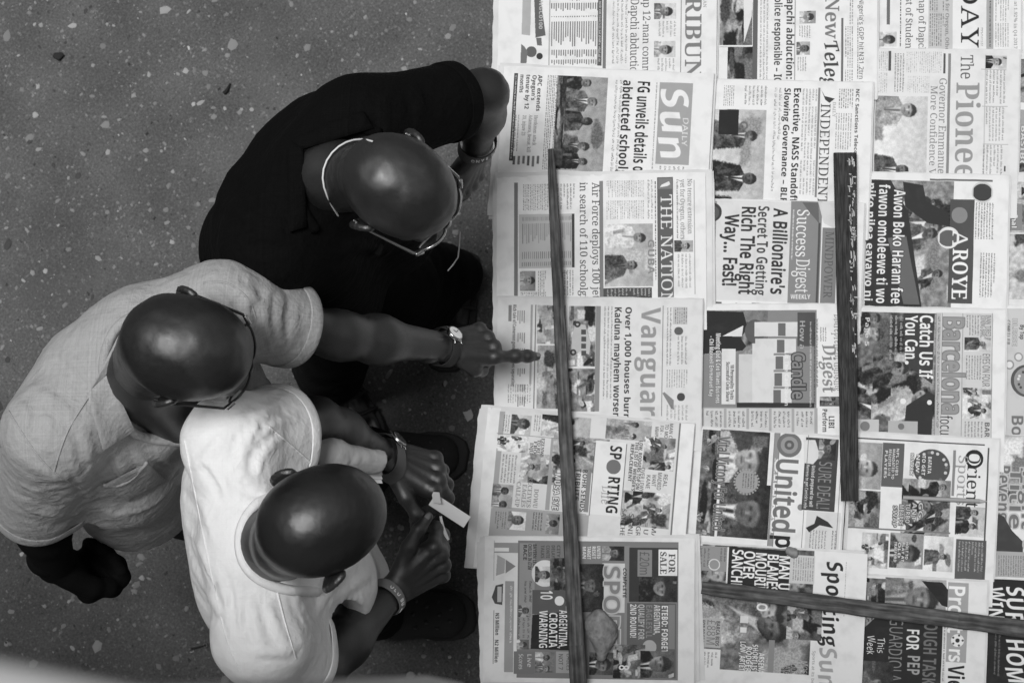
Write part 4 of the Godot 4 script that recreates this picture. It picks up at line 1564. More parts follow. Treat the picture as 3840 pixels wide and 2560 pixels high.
	pg.fill(2464, 2070, 2534, 2168, 0.86)
	t(pg, "FOR", "serifb", 2502, 2084, 2160, 24, 0.24)
	t(pg, "SALE", "serifb", 2470, 2076, 2164, 24, 0.24)
	pic(pg, 2392, 2172, 2532, 2264, "face", 1, 0.25, 168)
	pg.fill(2350, 2268, 2532, 2545, 0.36)
	for k in 5:
		t(pg, ["ETEBO: FORGET", "ARGENTINA,", "EAGLES'LL", "QUALIFY FOR", "2ND ROUND!"][k], "sansb", 2478 - k * 29, 2276 - k * 2, [2456, 2388, 2400, 2404, 2396][k], 23, [0.86, 0.8, 0.5, 0.7, 0.84][k])
	pg.fill(2504, 2276, 2528, 2440, 0.48)
	disc(pg, 2436, 2430, 26, 0.64)
	pic(pg, 2300, 2420, 2420, 2545, "scene", 0, 0.42, 169)
	t(pg, "8", "sansh", 2322, 2492, 2516, 36, 0.85)
	pic(pg, 2402, 2446, 2526, 2545, "face", 1, 0.4, 170)
	pic(pg, 2212, 2446, 2302, 2530, "face", 1, 0.35, 171)
	paper(pg, a, b, c, 545, "sports newspaper under a stone and the long stick, lowest on the men's side", [[10, 4, 3, 4], [26, 6, 5, 22], [44, 0, 8, 44]])

# ---------------------------------------------------------------- rounded shapes from joined bones
class Field:
	var a := PackedVector3Array()
	var b := PackedVector3Array()
	var ra := PackedFloat32Array()
	var rb := PackedFloat32Array()
	var ei: Array[Transform3D] = []
	var er := PackedVector3Array()
	var na := PackedVector3Array()
	var nb := PackedVector3Array()
	var nra := PackedFloat32Array()
	var nrb := PackedFloat32Array()
	var planes: Array[Plane] = []
	var ends: Array[Plane] = []
	var endc := PackedVector3Array()
	var endr := PackedFloat32Array()
	var k := 0.03
	var amp := 0.0
	var nz: FastNoiseLite
	var stretch := Vector3.ONE
	var act := PackedInt32Array()
	var fa := PackedVector3Array()
	var fb := PackedVector3Array()
	var fw := PackedFloat32Array()
	var fh := PackedFloat32Array()
	var fact := PackedInt32Array()
	func cap(p: Vector3, q: Vector3, r: float, s: float) -> void:
		a.append(p); b.append(q); ra.append(r); rb.append(s)
	func ell(c: Vector3, bs: Basis, r: Vector3) -> void:
		ei.append(Transform3D(bs, c).affine_inverse()); er.append(r)
	func cut(p: Vector3, q: Vector3, r: float, s: float) -> void:
		na.append(p); nb.append(q); nra.append(r); nrb.append(s)
	func all() -> void:
		act.clear()
		for j in a.size() + ei.size():
			act.append(j)
		fact.clear()
		for j in fa.size():
			fact.append(j)
	func one(j: int, p: Vector3) -> float:
		if j < a.size():
			var pa := p - a[j]
			var ba := b[j] - a[j]
			var h := clampf(pa.dot(ba) / maxf(ba.length_squared(), 1e-9), 0.0, 1.0)
			return (pa - ba * h).length() - lerpf(ra[j], rb[j], h)
		var e := j - a.size()
		var q := ei[e] * p
		var r := er[e]
		var l := (q / r).length()
		return (l - 1.0) * minf(r.x, minf(r.y, r.z)) if l < 0.2 else l * (l - 1.0) / (q / (r * r)).length()
	func d(p: Vector3) -> float:
		var r := 1e3
		for j in act:
			var e := one(j, p)
			var h := maxf(k - absf(r - e), 0.0) / k
			r = minf(r, e) - h * h * k * 0.25
		if amp > 0.0 and r < 0.08:
			r += nz.get_noise_3dv(p * stretch) * amp
		if r < 0.03 and r > -0.03:
			var rise := 0.0
			for j in fact:
				var pa := p - fa[j]
				var ba := fb[j] - fa[j]
				var h := clampf(pa.dot(ba) / maxf(ba.length_squared(), 1e-9), 0.0, 1.0)
				var q := 1.0 - (pa - ba * h).length() / fw[j]
				if q > 0.0:
					var e := fh[j] * q * q * (1.0 + 0.5 * q)
					if absf(e) > absf(rise):
						rise = e
			r -= rise
		for j in na.size():
			var pa := p - na[j]
			var ba := nb[j] - na[j]
			var h := clampf(pa.dot(ba) / maxf(ba.length_squared(), 1e-9), 0.0, 1.0)
			r = maxf(r, lerpf(nra[j], nrb[j], h) - (pa - ba * h).length())
		for j in ends.size():
			r = maxf(r, minf(ends[j].distance_to(p), endr[j] - (p - endc[j]).length()))
		for q in planes:
			r = maxf(r, q.distance_to(p))
		return r
	func bounds() -> AABB:
		var lo := Vector3.ONE * 1e9
		var hi := -lo
		for j in a.size():
			for q in [[a[j], ra[j]], [b[j], rb[j]]]:
				lo = lo.min(q[0] - Vector3.ONE * q[1])
				hi = hi.max(q[0] + Vector3.ONE * q[1])
		for j in ei.size():
			var c := ei[j].affine_inverse().origin
			var m := maxf(er[j].x, maxf(er[j].y, er[j].z))
			lo = lo.min(c - Vector3.ONE * m)
			hi = hi.max(c + Vector3.ONE * m)
		return AABB(lo, hi - lo).grow(amp + 0.01)

# meshes the zero surface of a field as surface nets and adds it to a Soup
func net(f: Field, cell: float, s: Soup, tone: Tone = null) -> void:
	var bb := f.bounds().grow(cell * 2)
	var o := bb.position
	var nx := int(bb.size.x / cell) + 2
	var ny := int(bb.size.y / cell) + 2
	var nzz := int(bb.size.z / cell) + 2
	var sy := nx
	var sz := nx * ny
	var val := PackedFloat32Array()
	val.resize(nx * ny * nzz)
	val.fill(1e3)
	var idx := PackedInt32Array()
	idx.resize(nx * ny * nzz)
	idx.fill(-1)
	var blk := 6
	var rad := cell * blk * 0.5 * 1.7321
	var done := []
	var total := f.a.size() + f.ei.size()
	for bz in range(0, nzz - 1, blk):
		for by in range(0, ny - 1, blk):
			for bx in range(0, nx - 1, blk):
				var c := o + Vector3(bx + blk * 0.5, by + blk * 0.5, bz + blk * 0.5) * cell
				var best := 1e3
				var ds := PackedFloat32Array()
				for j in total:
					var e := f.one(j, c)
					ds.append(e)
					best = minf(best, e)
				if best > rad + f.amp + f.k * 0.5:
					continue
				if best < -rad - f.amp and f.na.is_empty() and f.planes.is_empty():
					continue
				f.act.clear()
				for j in total:
					if ds[j] < best + 2.0 * rad + f.k:
						f.act.append(j)
				f.fact.clear()
				for j in f.fa.size():
					if ((f.fa[j] + f.fb[j]) * 0.5 - c).length() < rad + f.fw[j] + (f.fa[j] - f.fb[j]).length() * 0.5:
						f.fact.append(j)
				var dc := f.d(c)
				if absf(dc) > rad * 1.6 + f.amp * 2.0 + f.k * 0.3:
					continue
				var ex := mini(bx + blk, nx - 1)
				var ey := mini(by + blk, ny - 1)
				var ez := mini(bz + blk, nzz - 1)
				for z in range(bz, ez + 1):
					for y in range(by, ey + 1):
						var at := z * sz + y * sy + bx
						for x in range(bx, ex + 1):
							if val[at] > 900.0:
								val[at] = f.d(o + Vector3(x, y, z) * cell)
							at += 1
				done.append([bx, by, bz, ex, ey, ez])
	var off := PackedInt32Array([0, 1, sy, sy + 1, sz, sz + 1, sz + sy, sz + sy + 1])
	var cor := [Vector3(0, 0, 0), Vector3(1, 0, 0), Vector3(0, 1, 0), Vector3(1, 1, 0), Vector3(0, 0, 1), Vector3(1, 0, 1), Vector3(0, 1, 1), Vector3(1, 1, 1)]
	var edges := [[0, 1], [2, 3], [4, 5], [6, 7], [0, 2], [1, 3], [4, 6], [5, 7], [0, 4], [1, 5], [2, 6], [3, 7]]
	var cells := []
	for bl in done:
		for z in range(bl[2], bl[5]):
			for y in range(bl[1], bl[4]):
				for x in range(bl[0], bl[3]):
					var at: int = z * sz + y * sy + x
					var inside := 0
					for q in 8:
						if val[at + off[q]] < 0.0:
							inside += 1
					if inside == 0 or inside == 8:
						continue
					var sum := Vector3.ZERO
					var cnt := 0
					for e in edges:
						var va := val[at + off[e[0]]]
						var vb := val[at + off[e[1]]]
						if (va < 0.0) != (vb < 0.0):
							sum += cor[e[0]].lerp(cor[e[1]], va / (va - vb))
							cnt += 1
					idx[at] = s.v.size()
					var p := o + (Vector3(x, y, z) + sum / cnt) * cell
					s.v.append(p)
					var g := Vector3(
						val[at + 1] + val[at + 1 + sy] + val[at + 1 + sz] + val[at + 1 + sy + sz] - val[at] - val[at + sy] - val[at + sz] - val[at + sy + sz],
						val[at + sy] + val[at + sy + 1] + val[at + sy + sz] + val[at + sy + sz + 1] - val[at] - val[at + 1] - val[at + sz] - val[at + sz + 1],
						val[at + sz] + val[at + sz + 1] + val[at + sz + sy] + val[at + sz + sy + 1] - val[at] - val[at + 1] - val[at + sy] - val[at + sy + 1])
					s.n.append(g.normalized())
					if tone:
						s.c.append(tone.at(p))
					cells.append(at)
	for at in cells:
		var v0 := val[at]
		for ax in 3:
			var st: int = [1, sy, sz][ax]
			var v1 := val[at + st]
			if (v0 < 0.0) == (v1 < 0.0):
				continue
			var u: int = [sy, sz, 1][ax]
			var w: int = [sz, 1, sy][ax]
			var i0 := idx[at]
			var i1 := idx[at - u]
			var i2 := idx[at - u - w]
			var i3 := idx[at - w]
			if i1 < 0 or i2 < 0 or i3 < 0:
				continue
			if v0 < 0.0:
				s.quad(i0, i3, i2, i1)
			else:
				s.quad(i0, i1, i2, i3)

func fold_noise(seed_: int, freq: float, ridged := true) -> FastNoiseLite:
	var n := FastNoiseLite.new()
	n.seed = seed_
	n.frequency = freq
	n.fractal_octaves = 3
	n.fractal_type = FastNoiseLite.FRACTAL_RIDGED if ridged else FastNoiseLite.FRACTAL_FBM
	return n

# the place on a field that a line of sight meets, lifted off it by a little
func meet(f: Field, px: float, py: float, lift := 0.0) -> Vector3:
	f.all()
	var w := ray(px, py).normalized()
	var p := EYE + w * 2.6
	for k in 90:
		var d := f.d(p) - lift
		if d < 0.0006:
			break
		p += w * minf(maxf(d * 0.8, 0.0004), 0.2)
		if p.y < 0.2:
			break
	return p

# a piece of cloth laid on a field: a grid between four corners of the view, with thickness
func patch(f: Field, c0: Vector2, c1: Vector2, c2: Vector2, c3: Vector2, n: int, m: int, lift: float, thick: float, flare := 0.0) -> ArrayMesh:
	var s := Soup.new()
	for side in 2:
		for j in m + 1:
			for i in n + 1:
				var q := c0.lerp(c1, float(i) / n).lerp(c3.lerp(c2, float(i) / n), float(j) / m)
				var up := lift + flare * pow(float(j) / m, 1.5)
				s.v.append(meet(f, q.x, q.y, up if side == 0 else up - thick))
	var h := (n + 1) * (m + 1)
	for j in m:
		for i in n:
			var a := j * (n + 1) + i
			s.quad(a, a + 1, a + n + 2, a + n + 1)
			s.quad(h + a, h + a + n + 1, h + a + n + 2, h + a + 1)
	var rim := []
	for i in n + 1: rim.append(i)
	for j in range(1, m + 1): rim.append(j * (n + 1) + n)
	for i in range(n - 1, -1, -1): rim.append(m * (n + 1) + i)
	for j in range(m - 1, 0, -1): rim.append(j * (n + 1))
	for k in rim.size():
		var a: int = rim[k]
		var b: int = rim[(k + 1) % rim.size()]
		s.quad(a, h + a, h + b, b)
	s.smooth()
	return s.mesh()

# a thin line (seam, cord, hem) laid on a field through points of the view
func laid_line(f: Field, pts: Array, r: float, lift: float, sides := 6) -> ArrayMesh:
	var cv := Curve2D.new()
	for q in pts:
		cv.add_point(Vector2(q[0], q[1]))
	for k in range(1, pts.size() - 1):
		var d := (Vector2(pts[k + 1][0], pts[k + 1][1]) - Vector2(pts[k - 1][0], pts[k - 1][1])) / 6.0
		cv.set_point_in(k, -d)
		cv.set_point_out(k, d)
	var w := []
	var n := maxi(6, int(cv.get_baked_length() / 14.0))
	for k in n + 1:
		var q := cv.sample_baked(cv.get_baked_length() * k / n, true)
		w.append(meet(f, q.x, q.y, lift))
	for pass_ in 2:
		for k in range(1, w.size() - 1):
			w[k] = (w[k - 1] + w[k] * 2.0 + w[k + 1]) * 0.25
	return tube(w, [r], sides)

# ---------------------------------------------------------------- people
func flat(d: Vector3) -> Vector3:
	return Vector3(d.x, 0, d.z).normalized()

# five fingers on a palm; curls: for each finger the bend at its three joints in degrees
func hand(f: Field, wrist: Vector3, dir: Vector3, back: Vector3, is_left: bool, curls: Array, thumb: Array, size := 1.0) -> Dictionary:
	dir = dir.normalized()
	back = (back - dir * back.dot(dir)).normalized()
	var side := dir.cross(back) if is_left else back.cross(dir)
	var tips := {}
	var across := [0.030, 0.010, -0.011, -0.030]
	var reach := [0.090, 0.094, 0.088, 0.079]
	var lens := [[0.043, 0.026, 0.021], [0.047, 0.030, 0.022], [0.043, 0.027, 0.021], [0.034, 0.020, 0.018]]
	var rads := [[0.0116, 0.0104, 0.0096, 0.0082], [0.0116, 0.0105, 0.0097, 0.0083], [0.011, 0.0098, 0.009, 0.0078], [0.0096, 0.0085, 0.0078, 0.0068]]
	f.cap(wrist - dir * 0.035 * size, wrist, 0.027 * size, 0.025 * size)
	for k in 4:
		var kn: Vector3 = wrist + (dir * reach[k] + side * across[k] - back * absf(across[k]) * 0.12) * size
		f.cap(wrist + side * across[k] * 0.45 * size + dir * 0.004, kn - back * 0.003, 0.0165 * size, 0.0118 * size)
		f.cap(wrist + (side * across[k] * 0.6 + dir * 0.03 - back * 0.008) * size, kn - (back * 0.009 + dir * 0.012) * size, 0.0135 * size, 0.0105 * size)
		f.cap(kn + back * 0.0025 * size, kn + back * 0.0025 * size, 0.0112 * size, 0.0112 * size)
		f.cap(wrist + (side * across[k] * 0.35 + back * 0.0125) * size, kn + back * 0.0062 * size, 0.0018 * size, 0.0028 * size)
		var ang := 0.0
		var p := kn
		for j in 3:
			ang += deg_to_rad(curls[k][j])
			var d := dir * cos(ang) - back * sin(ang)
			d = (d + side * (across[k] * 2.0) * maxf(0.0, cos(ang)) * 0.6).normalized()
			var q: Vector3 = p + d * lens[k][j] * size
			f.cap(p, q, rads[k][j] * size, rads[k][j + 1] * size)
			if j < 2:
				f.cap(q, q, rads[k][j + 1] * size * 1.14, rads[k][j + 1] * size * 1.14)
			if j == 2:
				tips[k] = [q, d, (back * cos(ang) + dir * sin(ang)).normalized()]
			p = q
	var tb := wrist + (dir * 0.022 + side * 0.022 - back * 0.006) * size
	var p2 := tb
	var tl := [0.044, 0.033, 0.026]
	var tr := [0.0165, 0.0125, 0.0108, 0.0086]
	for j in 3:
		var d: Vector3 = (dir * thumb[j][0] + side * thumb[j][1] - back * thumb[j][2]).normalized()
		var q: Vector3 = p2 + d * tl[j] * size
		f.cap(p2, q, tr[j] * size, tr[j + 1] * size)
		tips["thumb"] = [q, d, (back * 0.5 + side * 0.5).normalized()]
		p2 = q
	return tips

# a nail on each fingertip
func nails(tips: Dictionary, t: Node3D, size: float) -> void:
	for k in tips:
		var tip: Array = tips[k]
		var d: Vector3 = tip[1]
		var up: Vector3 = (tip[2] - d * d.dot(tip[2])).normalized()
		var nf := Field.new()
		nf.k = 0.001
		var r: float = 0.0086 if k is String else [0.0082, 0.0083, 0.0078, 0.0068][k]
		nf.ell(tip[0] + (up * r * 0.82 - d * 0.002) * size, Basis(d, up, d.cross(up)), Vector3(0.0078, 0.0019, 0.0052) * size)
		var ns := Soup.new()
		net(nf, 0.0013, ns)
		obj("fingernail", ns.mesh(), M.nail, t)

# a head looking along face, tipped down by pitch and over by roll (degrees)
func head_frame(at: Vector3, face: Vector3, pitch: float, roll := 0.0) -> Transform3D:
	var f := flat(face)
	var s := Vector3.UP.cross(f)
	var p := deg_to_rad(pitch)
	var ff := f * cos(p) - Vector3.UP * sin(p)
	var u := Vector3.UP * cos(p) + f * sin(p)
	var bs := Basis(s, u, -ff)
	return Transform3D(bs.rotated(ff, deg_to_rad(roll)), at)

func head_lump(f: Field, h: Transform3D, size: float, c: Vector3, r: Vector3) -> void:
	f.ell(h * (c * size), h.basis, r * size)

# local axes of a head: x towards its left, y up, z backwards
func add_head(f: Field, h: Transform3D, size := 1.0, ear := 1.0) -> void:
	head_lump(f, h, size, Vector3(0, 0.020, 0.006), Vector3(0.077, 0.088, 0.097))
	head_lump(f, h, size, Vector3(0, 0.018, 0.040), Vector3(0.066, 0.066, 0.064))
	head_lump(f, h, size, Vector3(0, -0.035, -0.030), Vector3(0.062, 0.082, 0.066))
	head_lump(f, h, size, Vector3(0, -0.085, -0.048), Vector3(0.045, 0.040, 0.046))
	head_lump(f, h, size, Vector3(0, -0.002, -0.082), Vector3(0.050, 0.014, 0.016))
	f.cap(h * (Vector3(0, -0.022, -0.094) * size), h * (Vector3(0, -0.052, -0.112) * size), 0.010 * size, 0.015 * size)
	for sg in [-1.0, 1.0]:
		f.cap(h * (Vector3(0.014 * sg, -0.054, -0.100) * size), h * (Vector3(0.012 * sg, -0.056, -0.096) * size), 0.011 * size, 0.011 * size)
		head_lump(f, h, size, Vector3(0.040 * sg, -0.038, -0.074), Vector3(0.022, 0.018, 0.018))
	head_lump(f, h, size, Vector3(0, -0.080, -0.092), Vector3(0.025, 0.009, 0.013))
	head_lump(f, h, size, Vector3(0, -0.093, -0.089), Vector3(0.022, 0.009, 0.013))

func add_ears(f: Field, h: Transform3D, size: float, out: float) -> void:
	for sg in [-1.0, 1.0]:
		var bs := h.basis.rotated(h.basis.y, -0.5 * sg)
		var c: Vector3 = h * (Vector3((0.078 + out) * sg, -0.018, 0.012) * size)
		f.ell(c, bs, Vector3(0.005, 0.028, 0.017) * size)
		var pts := []
		for k in 9:
			var a := -1.9 + 3.6 * k / 8.0
			pts.append(c + bs * (Vector3(0.004 * sg, 0.026 * sin(a + 0.3), 0.017 * cos(a + 0.3)) * size))
		for k in 8:
			f.cap(pts[k], pts[k + 1], 0.0042 * size, 0.0042 * size)
		f.cap(c + bs * (Vector3(0, -0.024, -0.006) * size), c + bs * (Vector3(-0.006 * sg, -0.012, -0.012) * size), 0.0075 * size, 0.007 * size)

# the trunk and limbs; j holds the joints in metres
func body_field(j: Dictionary, pad := 0.0) -> Field:
	var f := Field.new()
	f.k = 0.035
	var left: Vector3 = flat(j.shl - j.shr)
	f.cap(j.neck, j.skull, 0.052, 0.05)
	f.cap(j.neck, (j.shl + j.shr) * 0.5 - Vector3(0, 0.03, 0), 0.056, 0.07)
	f.cap(j.shl, j.shr, 0.052, 0.052)
	for sg in [-1.0, 1.0]:
		f.cap(j.chest + left * 0.075 * sg, j.waist + left * 0.065 * sg, 0.095, 0.085)
		f.cap(j.waist + left * 0.065 * sg, j.hip + left * 0.075 * sg, 0.085, 0.095)
	for q in [["shl", "ell", "wrl"], ["shr", "elr", "wrr"]]:
		f.cap(j[q[0]], j[q[1]], 0.052, 0.040)
		f.cap(j[q[1]], j[q[1]].lerp(j[q[2]], 0.35), 0.040, 0.041)
		f.cap(j[q[1]].lerp(j[q[2]], 0.35), j[q[2]], 0.041, 0.026)
	for q in [["hip", 1.0, "knl", "anl"], ["hip", -1.0, "knr", "anr"]]:
		f.cap(j.hip + left * 0.085 * q[1] - Vector3(0, 0.04, 0), j[q[2]], 0.082, 0.055)
		f.cap(j[q[2]], j[q[2]].lerp(j[q[3]], 0.35), 0.055, 0.056)
		f.cap(j[q[2]].lerp(j[q[3]], 0.35), j[q[3]], 0.056, 0.036)
	return f

func add_foot(f: Field, ankle: Vector3, toe: Vector3, big_right: bool) -> void:
	var d := flat(toe - ankle)
	var s := d.cross(Vector3.UP)
	var g := Vector3(ankle.x, 0.03, ankle.z)
	f.cap(ankle, g - d * 0.03, 0.036, 0.03)
	f.cap(ankle - Vector3(0, 0.02, 0), g + d * 0.11 + Vector3(0, 0.008, 0), 0.034, 0.024)
	f.cap(g - d * 0.03, g + d * 0.12 + s * 0.02, 0.028, 0.020)
	f.cap(g - d * 0.03, g + d * 0.11 - s * 0.022, 0.028, 0.018)
	for k in 5:
		var x := (2 - k) * 0.016 * (1.0 if big_right else -1.0)
		var l: float = [0.062, 0.062, 0.056, 0.048, 0.038][k]
		var r: float = [0.0125, 0.0095, 0.009, 0.0085, 0.008][k]
		f.cap(g + d * 0.11 + s * x * 1.05 - Vector3(0, 0.006, 0), g + d * (0.11 + l) + s * x * 1.15 - Vector3(0, 0.012, 0), r * 1.05, r)

class Tone:
	var base := 0.06
	var n: FastNoiseLite
	var inv: Transform3D
	var crop := 0.0
	func at(p: Vector3) -> Color:
		var g := base * (1.0 + n.get_noise_3dv(p) * 0.22)
		if crop > 0.0:
			var q := inv * p
			# close-cropped hair on the sides and back of the skull, thinning towards the bare crown
			var up := smoothstep(-0.045, -0.025, q.y + q.z * 0.45 + n.get_noise_3dv(p * 5.0) * 0.008)
			var side := smoothstep(0.066, 0.078, Vector2(q.x * 1.25, q.z - 0.0).length() + n.get_noise_3dv(p * 6.0) * 0.006 + maxf(0.0, q.z) * 0.35)
			if q.z > -0.075 and absf(q.x) < 0.092 and q.length() < 0.16:
				g *= 1.0 - crop * up * side * (0.8 + 0.35 * n.get_noise_3dv(p * 14.0))
		return Color(g, g, g)

func skin_tone(base: float, seed_: int, heads: Transform3D, crop: float) -> Tone:
	var o := Tone.new()
	o.base = base
	o.n = fold_noise(seed_, 18.0, false)
	o.inv = heads.affine_inverse()
	o.crop = crop
	return o

func make_person(at: Vector3, label: String) -> Node3D:
	return thing("person", label, "person", at, "men reading the newspapers")

# a sole with a rounded outline from heel to toe, sides shaped, standing on the ground
func sole(ankle: Vector3, toe: Vector3, big_right: bool, h0: float, h1: float, grow := 0.0) -> ArrayMesh:
	var d := flat(toe - ankle)
	var s := d.cross(Vector3.UP) * (1.0 if big_right else -1.0)
	var c := Vector3(ankle.x, 0, ankle.z)
	var out := []
	var prof := [[-0.07, 0.0, 0.0], [-0.062, 0.024, -0.024], [-0.035, 0.037, -0.036], [0.02, 0.036, -0.038], [0.07, 0.040, -0.044], [0.12, 0.050, -0.052], [0.16, 0.048, -0.050], [0.185, 0.042, -0.040], [0.205, 0.028, -0.022], [0.212, 0.006, 0.0]]
	for q in prof:
		out.append(c + d * (q[0] + signf(q[0]) * grow * 0.6) + s * (q[1] + grow * signf(q[1])))
	for k in range(prof.size() - 2, 0, -1):
		out.append(c + d * (prof[k][0] + signf(prof[k][0]) * grow * 0.6) + s * (prof[k][2] - grow))
	var sp := Soup.new()
	var n := out.size()
	var mid := c + d * 0.07
	for ring in [[h0, 1.0], [h0 + 0.004, 1.03], [h1 - 0.004, 1.03], [h1, 0.98]]:
		for q in out:
			sp.v.append(mid + (q - mid) * ring[1] + Vector3(0, ring[0], 0))
	for r in 3:
		for k in n:
			var a: int = r * n + k
			var b: int = r * n + (k + 1) % n
			sp.quad(a, b, b + n, a + n)
	var m := sp.v.size()
	sp.v.append(mid + Vector3(0, h1 - 0.002, 0))
	for k in n:
		sp.tri(m, 3 * n + k, 3 * n + (k + 1) % n)
	sp.smooth()
	if sp.n[m].y < 0:
		sp.flip()
	return sp.mesh()

func strap(p: Vector3, q: Vector3, rise: float, r := 0.007) -> ArrayMesh:
	var pts := []
	for k in 11:
		var u := k / 10.0
		pts.append(p.lerp(q, u) + Vector3(0, sin(u * PI) * rise, 0))
	return tube(pts, [r], 8, Vector3(0, 0, 1), 0.45)

func sandal(t: Node3D, ankle: Vector3, toe: Vector3, big_right: bool) -> void:
	var d := flat(toe - ankle)
	var s := d.cross(Vector3.UP)
	var c := Vector3(ankle.x, 0.026, ankle.z)
	var o := obj("sandal", sole(ankle, toe, big_right, 0.0, 0.024, 0.006), M.rubber, t)
	for q in [[0.06, 0.044], [0.105, 0.05]]:
		obj("strap", strap(c + d * q[0] - s * q[1], c + d * (q[0] + 0.02) + s * q[1], 0.042, 0.011), M.leather, o)
	obj("toe_rim", laid_rim(c, d, s), M.rubber, o)

func laid_rim(c: Vector3, d: Vector3, s: Vector3) -> ArrayMesh:
	var pts := []
	for k in 13:
		var a := -PI * 0.5 + PI * k / 12.0
		pts.append(c + d * (0.15 + 0.055 * cos(a)) + s * 0.052 * sin(a) + Vector3(0, 0.004, 0))
	return tube(pts, [0.006], 6)

func clog(t: Node3D, ankle: Vector3, toe: Vector3, big_right: bool) -> void:
	var d := flat(toe - ankle)
	var s := d.cross(Vector3.UP)
	var o := obj("clog", sole(ankle, toe, big_right, 0.0, 0.026, 0.008), M.rubber, t)
	var f := Field.new()
	f.k = 0.03
	var c := Vector3(ankle.x, 0.04, ankle.z)
	f.cap(c + d * 0.05 + s * 0.012, c + d * 0.155 + s * 0.012 - Vector3(0, 0.008, 0), 0.044, 0.038)
	f.cap(c + d * 0.05 - s * 0.012, c + d * 0.155 - s * 0.012 - Vector3(0, 0.008, 0), 0.044, 0.038)
	f.cap(c - d * 0.03, c + d * 0.05, 0.034, 0.042)
	f.planes.append(Plane(Vector3.DOWN, -0.02))
	f.cut(ankle + Vector3(0, 0.02, 0), ankle + Vector3(0, 0.2, 0), 0.05, 0.06)
	var sp := Soup.new()
	net(f, 0.006, sp)
	obj("upper", sp.mesh(), M.rubber, o)
	f.all()
	for q in [[0.08, 0.0], [0.11, 0.018], [0.11, -0.018], [0.14, 0.0], [0.135, 0.03], [0.135, -0.03], [0.085, 0.03], [0.085, -0.03], [0.165, 0.014], [0.165, -0.014]]:
		var p: Vector3 = c + d * q[0] + s * q[1] + Vector3(0, 0.06, 0)
		for k in 40:
			var e := f.d(p)
			if e < 0.001:
				break
			p.y -= e * 0.9
		obj("vent_hole", tube([p + Vector3(0, 0.0012, 0), p - Vector3(0, 0.004, 0)], [0.0048, 0.0048], 10, Vector3(0, 0, 1)), M.frame, o)
	obj("heel_strap", strap(c + d * 0.03 - s * 0.046 + Vector3(0, 0.02, 0), c + d * 0.03 + s * 0.046 + Vector3(0, 0.02, 0), 0.03, 0.008), M.rubber, o)

func trousers(j: Dictionary, seed_: int, m: Material, t: Node3D, r := 1.0, loose := []) -> void:
	var f := Field.new()
	f.k = 0.04
	f.amp = 0.008
	f.nz = fold_noise(seed_, 9.0)
	var left: Vector3 = flat(j.shl - j.shr)
	for sg in [-1.0, 1.0]:
		f.cap(j.hip + left * 0.07 * sg + Vector3(0, 0.08, 0), j.hip + left * 0.078 * sg, 0.098 * r, 0.104 * r)
	for q in [[1.0, "knl", "anl"], [-1.0, "knr", "anr"]]:
		f.cap(j.hip + left * 0.085 * q[0] - Vector3(0, 0.02, 0), j[q[1]], 0.1 * r, 0.08 * r)
		f.cap(j[q[1]], j[q[2]] + Vector3(0, 0.03, 0), 0.08 * r, 0.066 * r)
	for q in loose:
		f.cap(q[0], q[1], q[2], q[3])
	f.planes.append(Plane(Vector3.DOWN, -0.045))
	var s := Soup.new()
	net(f, 0.018, s)
	obj("trousers", s.mesh(), m, t)

func band_on(f: Field, c: Vector3, axis: Vector3, r0: float, w: float, m: Material, called: String, o: Node3D, thick := 0.0025) -> void:
	# a strap round a limb: each spoke runs inward until it meets the limb
	f.all()
	var x := axis.cross(Vector3.UP).normalized()
	var y := x.cross(axis).normalized()
	var s := Soup.new()
	var n := 40
	for k in n:
		var a := TAU * k / n
		var dir := x * cos(a) + y * sin(a)
		for e in [[-w, 0.0], [-w, thick], [w, thick], [w, 0.0]]:
			var p: Vector3 = c + axis * e[0] + dir * r0
			for z in 60:
				var dd := f.d(p) - 0.0008
				if dd < 0.0002:
					break
				p -= dir * minf(dd, 0.02) * 0.9
			s.v.append(p + dir * e[1])
			s.uv.append(Vector2(float(k) / n, 0.0 if e[0] < 0 else 1.0))
	for k in n:
		for e in 4:
			var a: int = k * 4 + e
			var b: int = k * 4 + (e + 1) % 4
			var c2: int = ((k + 1) % n) * 4 + (e + 1) % 4
			var d2: int = ((k + 1) % n) * 4 + e
			s.quad(a, b, c2, d2)
	s.smooth()
	obj(called, s.mesh(), m, o)

# a silicone wristband with raised pale letters that follow its curve
func wristband(f: Field, c: Vector3, axis: Vector3, label: String, word: String, start: Vector3, tone: float) -> void:
	var o := thing("wristband", label, "wristband", c)
	band_on(f, c, axis, 0.06, 0.0085, mat(tone, 0.6, 0.5), "band", o, 0.0022)
	f.all()
	var mm := mat(0.75, 0.6, 0.4)
	var ang := 0.0
	for ch in word:
		if ch == " ":
			ang += 0.16
			continue
		var dir := (start - c - axis * axis.dot(start - c)).normalized().rotated(axis, ang)
		var p := c + dir * 0.06
		for z in 60:
			var dd := f.d(p) - 0.0034
			if dd < 0.0002:
				break
			p -= dir * minf(dd, 0.02) * 0.9
		var tm := TextMesh.new()
		tm.text = ch
		tm.font = font("sansb")
		tm.font_size = 16
		tm.pixel_size = 0.0007
		tm.depth = 0.0012
		var mi := obj("letter", tm, mm, o)
		var along := axis.cross(dir).normalized()
		mi.transform = Transform3D(Basis(along, dir.cross(along), dir), p - c)
		ang += 0.27

